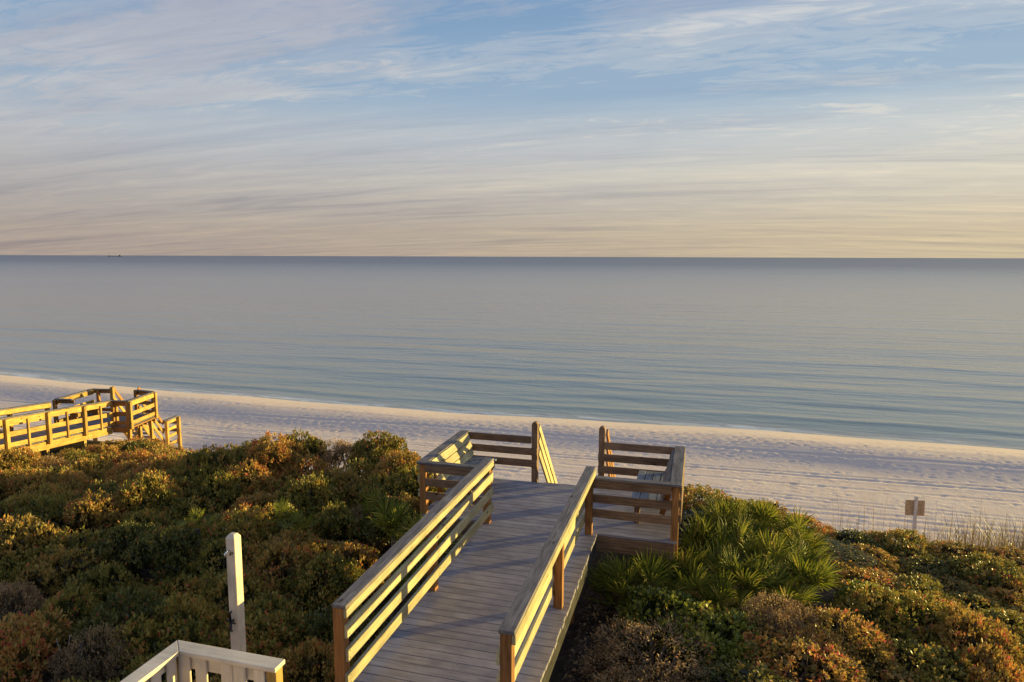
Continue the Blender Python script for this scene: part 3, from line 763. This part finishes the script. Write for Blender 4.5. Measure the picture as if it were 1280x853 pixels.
tube('hook', [(px_ + .02, py_ + .01, 1.505), (px_ + .02, py_ - .03, 1.495), (px_ + .035, py_ - .04, 1.52)], .009, M_METAL, sw)
tube('foot_tap', [(px_, py_ + .01, .80), (px_, py_ - .045, .80), (px_ - .0, py_ - .055, .90), (px_ + .02, py_ - .05, .915)], .011, M_METAL, sw)
tube('tap_spout', [(px_, py_ - .04, .80), (px_ - .0, py_ - .05, .72), (px_ + .02, py_ - .05, .71)], .011, M_METAL, sw)
tube('tap_handle', [(px_ - .04, py_ - .045, .815), (px_ + .05, py_ - .045, .79)], .010, M_METAL, sw)

# ---------------------------------------------------------------- beach sign and small board
sx, sy_ = 7.0, 24.2; sz = ground_z(sx, sy_)
sg = empty('beach_sign', (sx, sy_, sz), label='tan square sign board on a pale post standing on the open sand', cat='sign')
SRT = Matrix.Translation((sx, sy_, 0)) @ Matrix.Rotation(R(4), 4, 'Z')
ztop = 4.4 - (629 - 322) / 853 * (24.2 * .964 - 7.0 * .266)
mesh_obj('post', box_mesh(2.2, .09, .09, M_SIGNPOST), sg, Matrix.Translation((sx, sy_, ztop - 1.1)) @ Matrix.Rotation(R(90), 4, 'Y'))
mesh_obj('sign_board', box_mesh(.58, .022, .52, M_SIGN), sg, SRT @ Matrix.Translation((0, .058, ztop - .40)) @ Matrix.Rotation(R(-1.5), 4, 'Y'))
p = RH * (-.2145 * 26) + FH * 26
gz = ground_z(p.x, p.y)
mb = empty('small_board', (p.x, p.y, gz), label='small weathered board on stakes on the sand behind the thicket crest', cat='board')
board('panel', (p.x - .24, p.y, -3.0), (p.x + .24, p.y, -3.0), .03, .22, M_SIGNPOST, mb)
for s in (-.18, .18): board('stake', (p.x + s, p.y + .035, gz - .3), (p.x + s, p.y + .035, -2.93), .04, .04, M_SIGNPOST, mb, up=(0, 1, 0))

# ---------------------------------------------------------------- distant ship
D = 6000.0
pc = RH * (-.577 * D) + FH * D
sh = empty('distant_ship', (pc.x, pc.y, SEA_Z), label='tiny dark ship low on the horizon towards the far end of the sea', cat='ship')
def ship_part(name, prof, wid):
    bm = bmesh.new()
    a = [bm.verts.new(pc + RH * x * .9 - FH * wid / 2 + Vector((0, 0, SEA_Z + z * .65))) for x, z in prof]
    c = [bm.verts.new(pc + RH * x * .9 + FH * wid / 2 + Vector((0, 0, SEA_Z + z * .65))) for x, z in prof]
    bm.faces.new(a); bm.faces.new(c[::-1])
    for i in range(len(a)): j = (i + 1) % len(a); bm.faces.new((a[j], a[i], c[i], c[j]))
    bmesh.ops.recalc_face_normals(bm, faces=bm.faces)
    me = bpy.data.meshes.new(name); bm.to_mesh(me); bm.free(); me.materials.append(M_SHIP); mesh_obj(name, me, sh)
ship_part('hull', [(-66, -1), (54, -1), (64, 5), (50, 4), (-62, 4), (-68, 5)], 18)
ship_part('bridge', [(34, 4), (36, 13), (40, 19), (50, 19), (52, 4)], 14)
ship_part('foredeck_house', [(-62, 5), (-60, 11), (-48, 12), (-45, 5)], 12)
ship_part('mast', [(43, 19), (44, 25), (45, 25), (46, 19)], 2)

# ---------------------------------------------------------------- shrubs
def leaf_cloud(pos, nrm, n_per, size, spread, aspect, rng, upb=.55):
    """n_per leaves round each twig tip"""
    n = len(pos) * n_per
    P = np.repeat(pos, n_per, 0); Nn = np.repeat(nrm, n_per, 0)
    dirs = rng.normal(size=(n, 3)); dirs /= np.linalg.norm(dirs, axis=1, keepdims=True)
    D_ = Nn * .9 + dirs * .95 + np.array([0, 0, upb * .6]); D_ /= np.linalg.norm(D_, axis=1, keepdims=True)
    base = P + rng.normal(size=(n, 3)) * spread
    S = size * rng.uniform(.65, 1.25, (n, 1))
    side_ = np.cross(D_, rng.normal(size=(n, 3))); side_ /= np.linalg.norm(side_, axis=1, keepdims=True)
    up_ = np.cross(side_, D_)
    tip = base + D_ * S
    mid = base + D_ * S * .5
    wv = side_ * S * aspect
    fold = up_ * S * .12
    V_ = np.stack([base, mid + wv + fold, tip, mid - wv + fold], 1).reshape(-1, 3)
    k = np.arange(n) * 4
    F_ = np.concatenate([np.stack([k, k + 1, k + 2], 1), np.stack([k, k + 2, k + 3], 1)])
    return V_, F_, n
def make_shrub(seed, nlobes=8, tips=520, per=9, size=.078, aspect=.27, flat=.62, twiggy=False):
    """crown of radius about 1, its top at z=1, bottom of the leaves at z~0.25"""
    rng = np.random.default_rng(seed)
    lob = []
    lob.append((np.array([0, 0, .50]), .62))
    for k in range(nlobes):
        a = 2 * math.pi * (k + rng.uniform(-.3, .3)) / nlobes; r = rng.uniform(.45, .72)
        lob.append((np.array([r * math.cos(a), r * math.sin(a), rng.uniform(.26, .60)]), rng.uniform(.28, .42)))
    pos = []; nr = []
    while len(pos) < tips:
        c, r = lob[rng.integers(len(lob))]
        if rng.random() > (r / .62) ** 2 + .15: continue
        v = rng.normal(size=3); v /= np.linalg.norm(v)
        if v[2] < -.35: continue
        q = c + v * r * np.array([1, 1, flat / .62 * .78]) * rng.uniform(.86, 1.06)
        inside = False
        for c2, r2 in lob:
            if c2 is c: continue
            dd = (q - c2) / (r2 * np.array([1, 1, .78])); 
            if dd @ dd < .62: inside = True; break
        if inside and rng.random() < .9: continue
        if q[2] < .12: continue
        pos.append(q); nr.append(v)
    pos = np.array(pos); nr = np.array(nr)
    V_, F_, n = leaf_cloud(pos, nr, per, size, .035, aspect, rng)
    # tint: clusters share a hue, tips of the crown are warmer
    cl = rng.random(len(pos)); ph = vnoise(pos[:, 0] * 3 + seed, pos[:, 1] * 3, seed)
    t = .06 + .40 * np.repeat(cl, per) + .34 * np.repeat(ph, per) + .30 * rng.random(n) - .05
    hot = rng.random(n) < .03; t[hot] = 1.0
    t = np.clip(t, 0, 1)
    # inner leaves to close the crown, tinted dark to paint the shade inside
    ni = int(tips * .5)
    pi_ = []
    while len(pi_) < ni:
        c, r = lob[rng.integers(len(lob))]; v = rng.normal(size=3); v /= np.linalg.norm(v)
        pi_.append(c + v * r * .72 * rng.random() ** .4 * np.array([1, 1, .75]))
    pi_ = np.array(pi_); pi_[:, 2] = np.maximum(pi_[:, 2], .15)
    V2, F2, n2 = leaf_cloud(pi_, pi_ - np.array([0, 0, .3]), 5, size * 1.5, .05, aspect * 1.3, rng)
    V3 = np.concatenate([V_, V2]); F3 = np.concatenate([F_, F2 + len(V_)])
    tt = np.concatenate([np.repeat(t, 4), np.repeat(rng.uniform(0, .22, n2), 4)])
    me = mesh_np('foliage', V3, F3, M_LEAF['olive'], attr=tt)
    # stems
    bm = bmesh.new()
    for k in range(6 if not twiggy else 10):
        c, r = lob[k % len(lob)]
        a = Vector((rng.uniform(-.10, .10), rng.uniform(-.10, .10), -.35)); bnd = Vector(c) * .55 + Vector((0, 0, .02)); e = Vector(c) + Vector((0, 0, r * .5))
        pts = [a, a.lerp(bnd, .6) + Vector(rng.normal(size=3) * .03), bnd, e]
        rs = [.035, .028, .02, .006]; ring = []
        for i, p_ in enumerate(pts):
            ring.append([bm.verts.new(p_ + Vector((math.cos(j * 1.2566) * rs[i], math.sin(j * 1.2566) * rs[i], 0))) for j in range(5)])
        for A_, B_ in zip(ring[:-1], ring[1:]):
            for j in range(5): bm.faces.new((A_[j], A_[(j + 1) % 5], B_[(j + 1) % 5], B_[j]))
    st_ = bpy.data.meshes.new('stems'); bm.to_mesh(st_); bm.free(); st_.materials.append(M_TRUNK)
    return me, st_
PROTO = {
 'olive': [make_shrub(10 + i) for i in range(4)],
 'broad': [make_shrub(30 + i, size=.088, aspect=.34, tips=500, per=7) for i in range(2)],
 'fine': [make_shrub(50 + i, size=.055, aspect=.18, tips=680, per=10, twiggy=True) for i in range(2)],
}
KIND_MESH = {'olive': 'olive', 'rust': 'olive', 'green': 'broad', 'drab': 'fine', 'dark': 'olive'}
KIND_WORD = {'olive': 'olive green', 'rust': 'rust tinged', 'green': 'fresh green', 'drab': 'dry brown', 'dark': 'dark green'}
for kk in M_LEAF: pass
MESHC = {}
def shrub_mesh(kind, i):
    fam = PROTO[KIND_MESH[kind]]; me, st_ = fam[i % len(fam)]
    key = (kind, i % len(fam))
    if key not in MESHC:
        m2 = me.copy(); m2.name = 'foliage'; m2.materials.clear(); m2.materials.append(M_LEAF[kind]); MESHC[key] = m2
    return MESHC[key], st_
NSH = 0
def shrub(x, y, r, top, kind, label, group, name='shrub'):
    global NSH
    gz = ground_z(x, y)
    hgt_ = top - gz
    me, st_ = shrub_mesh(kind, random.randrange(8))
    root = bpy.data.objects.new(name, None); root.empty_display_size = .2
    link(root, None, Matrix.Translation((x, y, gz))); setp(root, label, 'shrub', group)
    a = random.uniform(0, 6.283)
    # crown keeps about its own height; the stems reach the ground
    cz = min(hgt_ * 1.05, max(.82, r * 1.35))
    M = Matrix.Translation((x, y, top - cz)) @ Matrix.Rotation(a, 4, 'Z') @ Matrix.Rotation(random.uniform(-.08, .08), 4, 'X') @ Matrix.Diagonal((r, r * random.uniform(.85, 1.1), cz, 1))
    mesh_obj('foliage', me, root, M)
    gap = max(top - cz - gz, 0)
    Ms = Matrix.Translation((x, y, gz + .33 * (hgt_) )) @ Matrix.Rotation(a, 4, 'Z') @ Matrix.Diagonal((r, r, hgt_ / 1.35, 1))
    mesh_obj('stems', st_, root, Ms)
    NSH += 1
    return root
ORD = ['first', 'second', 'third', 'fourth', 'fifth', 'sixth', 'seventh', 'eighth', 'ninth', 'tenth', 'eleventh', 'twelfth', 'thirteenth', 'fourteenth', 'fifteenth', 'sixteenth', 'seventeenth', 'eighteenth', 'nineteenth', 'twentieth', 'twenty-first', 'twenty-second', 'twenty-third', 'twenty-fourth']

def top_left(x, y):
    # canopy height over the thicket
    t = -.55 + .10 * math.sin(x * .9 + y * .5)
    t += .42 * math.exp(-((x + 9.5) / 2.6) ** 2) * float(sstep(12, 15, np.array(y)))     # hump by the crest
    t -= .95 * float(sstep(-10.6, -14, np.array(x))) * float(sstep(9.5, 14.5, np.array(y)))
    return t
# left thicket, rows from the white railing out to the dune brow
row = 0
y = 5.6
while y < 15.6:
    xmax = -4.05 if y < 9.3 else -5.15
    xmin = -1.30 * y - .8
    x = xmax - random.uniform(.45, .8); col_i = 0
    while x > xmin:
        yy = y + random.uniform(-.28, .28)
        if not (x > -5.4 and yy < 6.4):
            rr = random.random(); far = y > 12.2
            kind = ('rust' if rr < .48 else 'olive' if rr < .94 else 'drab') if far else ('olive' if rr < .72 else 'dark' if rr < .86 else 'rust' if rr < .95 else 'drab')
            col_i += 1
            lab = '%s shrub, left thicket, %s row from the white railing, %s from the boardwalk' % (KIND_WORD[kind], ORD[row], ORD[min(col_i - 1, 23)])
            shrub(x, yy, random.uniform(.60, .86), top_left(x, yy) + random.choice((-.24, -.08, .02, .12, .22)) + random.uniform(-.06, .06), kind, lab, 'shrubs of the thicket left of the boardwalk')
        x -= random.uniform(.90, 1.30)
    y += .98; row += 1
# shrubs round the foot of the far boardwalk
n = 0
for (uu, vv, top, k_) in [(-1.2, 1.0, -2.03, 'rust'), (.1, 1.2, -2.23, 'rust'), (1.2, 1.0, -2.33, 'olive'), (2.3, 1.2, -2.48, 'rust'), (3.4, .9, -2.63, 'rust'), (4.3, 1.4, -2.73, 'rust'),
                          (4.9, 1.6, -3.13, 'drab'), (2.6, 2.6, -2.38, 'dark'), (.8, 2.6, -2.08, 'rust'), (-.6, 2.6, -1.88, 'olive'), (1.6, 4.0, -2.18, 'rust'), (-2.0, 2.4, -1.68, 'rust')]:
    p = L3(uu, vv, 0)
    shrub(p.x, p.y, .85, top, k_, '%s shrub at the foot of the honey yellow boardwalk, %s counting towards the sea' % (KIND_WORD[k_], ORD[n]), 'shrubs at the foot of the far boardwalk'); n += 1
for n, (x, y, tp_, k_) in enumerate([(-12.2, 16.2, -1.05, 'rust'), (-13.1, 15.9, -1.25, 'olive'), (-14.0, 16.3, -1.42, 'rust'), (-14.9, 16.6, -1.52, 'olive'), (-15.9, 16.9, -1.62, 'rust'), (-16.9, 17.0, -1.70, 'rust'),
                                     (-12.9, 17.0, -1.5, 'dark'), (-13.9, 17.3, -1.62, 'rust'), (-14.9, 17.6, -1.75, 'olive'), (-15.9, 17.9, -1.85, 'rust'), (-17.0, 18.1, -1.95, 'olive'), (-11.2, 16.1, -.85, 'rust')]):
    shrub(x, y, random.uniform(.62, .8), tp_, k_, '%s shrub on the dune brow between thicket and far boardwalk, %s along' % (KIND_WORD[k_], ORD[n]), 'shrubs on the dune brow')
# right thicket
hand = [(-0.43, 8.25, 0.95, -0.32, 'drab', 'broad dry brown shrub nearest the boardwalk deck edge'),
        (-0.29, 7.19, 0.85, -0.42, 'drab', 'dry brown shrub below the broad one at the near end of the right thicket'),
        (-0.34, 9.31, 0.72, -0.30, 'green', 'bright green broad leaved shrub just in front of the palmettos'),
        (0.43, 9.02, 0.78, -0.34, 'green', 'low green broad leaved shrub between the palmettos and the broad brown one'),
        (-0.69, 10.04, 0.46, -0.36, 'drab', 'small grey brown mound in front of the shaded palmettos'),
        (1.11, 9.41, 0.58, -0.16, 'drab', 'brown round topped shrub on bare stems below the palmettos'),
        (1.98, 9.41, 0.66, -0.32, 'rust', 'orange leaved shrub with red tips right of the bare stemmed one'),
        (0.63, 8.01, 0.72, -0.50, 'dark', 'dark low shrub between the broad brown one and the right thicket'),
        (1.40, 8.44, 0.80, -0.36, 'rust', 'rust tinged shrub at the near corner of the right thicket')]
for x, y, r_, tp_, kd, lb in hand: shrub(x, y, r_, tp_, kd, lb, 'shrubs of the thicket right of the boardwalk')
row = 0; y = 7.6
while y < 15.6:
    x = .95 if y < 8.2 else 2.35 if y < 9.3 else 2.75 if y < 12.6 else 2.2 if y < 13.4 else .25
    xmax = .40 * y + 3.4; col_i = 0
    while x < xmax:
        yy = y + random.uniform(-.25, .25)
        rr = random.random()
        kind = 'rust' if rr < .42 else 'olive' if rr < .84 else 'green' if rr < .90 else 'drab'
        if y > 11.8: kind = 'olive' if rr < .45 else 'rust' if rr < .85 else 'dark'
        tp_ = -.34 - .07 * max(x, 0) + .10 * math.sin(x * 1.3 + y) + random.uniform(-.20, .12)
        tp_ -= float(sstep(9.5, 14.5, np.array(y))) * (.36 + .03 * max(x, 0))
        lab = '%s shrub, right thicket, %s row from the near edge, %s from the boardwalk' % (KIND_WORD[kind], ORD[row], ORD[col_i])
        shrub(x, yy, random.uniform(.62, .88), tp_, kind, lab, 'shrubs of the thicket right of the boardwalk'); col_i += 1
        x += random.uniform(.85, 1.10)
    y += .9; row += 1

# ---------------------------------------------------------------- palmettos
def fan_mesh(seed, mat, dead=False):
    rng = np.random.default_rng(seed)
    V_ = []; F_ = []; T_ = []
    def add(vs, fs, t):
        o = len(V_); V_.extend([tuple(v) for v in vs]); F_.extend([tuple(i + o for i in f) for f in fs]); T_.extend([t] * len(vs))
    Lp = rng.uniform(.38, .60)           # petiole along +X, leaf plane spanned by X and Y
    w = .008
    add([(0, -w, 0), (0, w, 0), (Lp, w, 0), (Lp, -w, 0)], [(0, 1, 2), (0, 2, 3)], .4)
    add([(0, 0, -w), (0, 0, w), (Lp, 0, w), (Lp, 0, -w)], [(0, 1, 2), (0, 2, 3)], .4)
    n = 17; span = R(185 if not dead else 130)
    for k in range(n):
        a = -span / 2 + span * k / (n - 1) + rng.normal() * .03
        L_ = (.54 - .12 * abs(a) / (span / 2)) * rng.uniform(.86, 1.06)
        dx_ = Vector((math.cos(a), math.sin(a), 0)); sd = Vector((-math.sin(a), math.cos(a), 0)); up = Vector((0, 0, 1))
        lift = .10 + .16 * (abs(a) / (span / 2))
        c0 = Vector((Lp, 0, 0)); m1 = c0 + dx_ * L_ * .45 + up * lift * .45 * L_; m2 = c0 + dx_ * L_ * .78 + up * (lift * .7 - .03) * L_
        tip = c0 + dx_ * L_ + up * (lift - rng.uniform(.05, .45) * (1.8 if dead else .6)) * L_ + sd * rng.normal() * .02
        ww = .016
        vs = [c0, m1 + sd * ww, m1 - up * .010, m1 - sd * ww, m2 + sd * ww * .72, m2 - up * .007, m2 - sd * ww * .72, tip]
        fs = [(0, 1, 2), (0, 2, 3), (1, 4, 5), (1, 5, 2), (2, 5, 6), (2, 6, 3), (4, 7, 5), (5, 7, 6)]
        add(vs, fs, float(np.clip(rng.normal(.52, .27), 0, 1)))
    return mesh_np('leaf', V_, F_, mat, attr=np.array(T_))
FANS = [fan_mesh(s, M_PALM) for s in range(6)]
DFANS = [fan_mesh(40 + s, M_PALMDEAD, True) for s in range(2)]
FANG = fan_mesh(77, M_PALM)
def palmetto(x, y, zc_, scale, nl, label, group, dead=1, z_ground=None):
    gz = ground_z(x, y)
    if group == PG: zc_ = min(zc_, gz + random.uniform(.04, .18)); scale *= .92
    root = bpy.data.objects.new('palmetto', None); link(root, None, Matrix.Translation((x, y, gz))); setp(root, label, 'palmetto', group)
    # short trunk
    bm = bmesh.new(); rg = []
    n = 7
    for i, (zz, rr) in enumerate([(-.15, .075), (.2 * (zc_ - gz), .07), (.6 * (zc_ - gz), .06), (zc_ - gz, .045)]):
        rg.append([bm.verts.new((math.cos(j / n * 6.283) * rr * random.uniform(.85, 1.15), math.sin(j / n * 6.283) * rr * random.uniform(.85, 1.15), zz)) for j in range(n)])
    for A_, B_ in zip(rg[:-1], rg[1:]):
        for j in range(n): bm.faces.new((A_[j], A_[(j + 1) % n], B_[(j + 1) % n], B_[j]))
    bm.faces.new(rg[-1]); me = bpy.data.meshes.new('trunk'); bm.to_mesh(me); bm.free(); me.materials.append(M_TRUNK)
    mesh_obj('trunk', me, root, Matrix.Translation((x, y, gz)))
    for k in range(nl):
        a = k * 2.4 + random.uniform(-.3, .3); el = R(random.uniform(24, 84))
        M = Matrix.Translation((x + .02 * math.cos(a), y + .02 * math.sin(a), zc_)) @ Matrix.Rotation(a, 4, 'Z') @ Matrix.Rotation(-el, 4, 'Y') @ Matrix.Rotation(random.uniform(-.5, .5), 4, 'X') @ Matrix.Scale(scale * random.uniform(.85, 1.12), 4)
        mesh_obj('leaf', random.choice(FANS), root, M)
    for k in range(dead):
        a = random.uniform(0, 6.283)
        M = Matrix.Translation((x, y, zc_ - .05)) @ Matrix.Rotation(a, 4, 'Z') @ Matrix.Rotation(R(random.uniform(10, 35)), 4, 'Y') @ Matrix.Scale(scale * .9, 4)
        mesh_obj('leaf', random.choice(DFANS), root, M, label='dead brown frond')
    return root
PG = 'palmettos right of the boardwalk'
PR = [(-1.02, 9.85, -.50, .78, 'palmetto tucked under the near edge of the platform wing'), (-.62, 10.12, -.45, .84, 'spiky palmetto behind the small grey brown mound'),
      (-.22, 10.75, -.35, .90, 'upright palmetto standing against the platform corner post'), (.08, 11.60, -.50, .90, 'full green palmetto behind the platform corner post'),
      (.42, 12.50, -.50, .86, 'palmetto level with the far end of the platform rail'), (.42, 10.75, -.60, .84, 'front palmetto with a pale bent frond'),
      (.02, 10.15, -.62, .74, 'low palmetto touching the bright green shrub'), (.98, 12.10, -.52, .88, 'tall palmetto in the middle of the back row'),
      (.80, 10.55, -.62, .82, 'golden edged palmetto at the front middle of the clump'), (1.25, 12.80, -.55, .84, 'dense palmetto at the back crest of the clump'),
      (1.20, 11.40, -.60, .90, 'spreading palmetto at the heart of the clump'), (1.78, 12.45, -.58, .84, 'back right palmetto rising over the rusty shrubs'),
      (1.75, 11.60, -.62, .86, 'sunlit palmetto right of the heart of the clump'), (1.70, 10.95, -.66, .80, 'bright palmetto at the front right of the clump'),
      (1.25, 10.50, -.66, .76, 'yellow green palmetto above the orange leaved shrub'), (.70, 13.10, -.55, .80, 'rearmost palmetto of the clump towards the beach'),
      (.55, 11.55, -.58, .88, 'palmetto just behind the front one with the pale frond'), (-.55, 10.70, -.45, .80, 'palmetto leaning into the rails of the platform wing'),
      (-1.22, 10.10, -.62, .66, 'leftmost palmetto in the shade beside the boardwalk deck'), (.42, 9.95, -.74, .62, 'smallest palmetto at the very front of the clump')]
for x, y, z, s, lb in PR: palmetto(x, y, z, s * 1.06, random.randint(12, 15), lb, PG, dead=3 if y < 11.2 else 1)
for x, y, z, s, nl, lb in [(-4.95, 10.30, -.38, .72, 12, 'spiky palmetto rising beside the corner post of the left platform wing'), (-4.25, 9.75, -.50, .72, 11, 'palmetto just left of the boardwalk rail below the platform wing'), (-3.95, 9.2, -.75, .62, 8, 'low palmetto against the boardwalk side in the thicket'),
                           (-5.9, 11.6, -.66, .60, 8, 'small palmetto between shrubs a step out from the platform wing'), (-7.6, 10.9, -.66, .5, 6, 'thin palmetto poking through the thicket behind the shower post'),
                           (-6.9, 10.5, -.68, .5, 6, 'sparse palmetto deep in the thicket between shower post and platform'), (-8.9, 10.2, -.66, .45, 6, 'smallest palmetto farthest out in the left thicket')]:
    palmetto(x, y, z, s, nl, lb, 'palmettos in the left thicket', dead=0)

# ---------------------------------------------------------------- sea oats, grass and twigs
def blades(n, area, hmin, hmax, rng, lean=.25, wd=.006):
    V_ = []; F_ = []; T_ = []
    for i in range(n):
        x, y = area(rng); z = ground_z(x, y) - .03; h_ = rng.uniform(hmin, hmax); a = rng.uniform(0, 6.283); l_ = rng.uniform(.05, lean) * h_
        dx_, dy_ = math.cos(a), math.sin(a); w_ = wd; o = len(V_); t = rng.random()
        sxn, syn = -dy_ * w_, dx_ * w_
        V_ += [(x + sxn, y + syn, z), (x - sxn, y - syn, z), (x + dx_ * l_ * .3 - sxn * .8, y + dy_ * l_ * .3 - syn * .8, z + h_ * .6), (x + dx_ * l_ * .3 + sxn * .8, y + dy_ * l_ * .3 + syn * .8, z + h_ * .6), (x + dx_ * l_, y + dy_ * l_, z + h_)]
        F_ += [(o, o + 1, o + 2), (o, o + 2, o + 3), (o + 3, o + 2, o + 4)]; T_ += [t] * 5
    return V_, F_, T_
rngp = random.Random(3)
V_, F_, T_ = blades(2600, lambda r: (5.2 + r.random() ** .7 * 6, 15.7 + r.random() * 2.4), .6, 1.25, rngp, .5)
mesh_obj('sea_oats', mesh_np('sea_oats', V_, F_, M_OATS, attr=np.array(T_)), label='dry golden sea oats on the dune brow right of the sign', kind='stuff')
V_, F_, T_ = blades(260, lambda r: (r.uniform(3.0, 10), 16.2 + r.random() * 3.5), .6, 1.6, rngp, .2, .004)
mesh_obj('dune_grass', mesh_np('dune_grass', V_, F_, M_OATS, attr=np.array(T_)), label='thin scattered dry grass stalks on the dune slope', kind='stuff')
V_, F_, T_ = blades(60, lambda r: (-3.36 + r.gauss(0, .05), 7.88 + r.gauss(0, .10)), 1.5, 1.75, rngp, .28, .004)
mesh_obj('grass_tuft', mesh_np('grass_tuft', V_, F_, M_OATS, attr=np.array(T_)), label='wispy grass blades growing up past the boardwalk edge', cat='grass', kind='stuff')
# leaf litter under the right side of the boardwalk
rngl = np.random.default_rng(9)
nL = 5000
lx = rngl.uniform(-1.6, 1.2, nL); ly = rngl.uniform(5.0, 10.4, nL)
lz = base_z(lx, ly) + .01
Vl, Fl, _n = leaf_cloud(np.stack([lx, ly, lz], 1), np.tile([0, 0, .01], (nL, 1)), 1, .06, .0, .3, rngl, upb=.0)
Vl[:, 2] = np.maximum(Vl[:, 2], base_z(Vl[:, 0], Vl[:, 1]) + .004)
mesh_obj('leaf_litter', mesh_np('leaf_litter', Vl, Fl, M_LEAF['drab'], attr=np.repeat(rngl.random(nL), 4)), label='brown leaf litter on the sand beside the boardwalk', kind='stuff')

def dead_branch(base, tips, label, r=.014, mat=M_DEADWOOD):
    root = empty('dead_branch', base, label=label, cat='branch')
    for t in tips:
        P = [Vector(base), Vector(base).lerp(Vector(t), .5) + Vector((random.uniform(-.05, .05), random.uniform(-.05, .05), .03)), Vector(t)]
        tube('twig', P, [r, r * .75, r * .35], mat, root, n=5)
dead_branch((-7.9, 6.6, -1.3), [(-8.10, 6.60, -.66), (-7.93, 6.66, -.60), (-7.78, 6.72, -.70), (-7.66, 6.60, -.72)], 'pale bleached dead branch sticking out of the thicket near its lower edge', .010)
dead_branch((3.15, 7.3, ground_z(3.15, 7.3)), [(3.05, 7.25, -.42), (3.22, 7.3, -.40)], 'pair of pale stumps between the rusty shrubs of the right thicket', .035)
dead_branch((-.25, 6.5, -.9), [(-.35, 6.9, -.35), (-.1, 6.2, -.42), (-.2, 6.6, -.33)], 'thin bare twig lying over the broad dry brown shrub', .006)
print('shrubs', NSH)
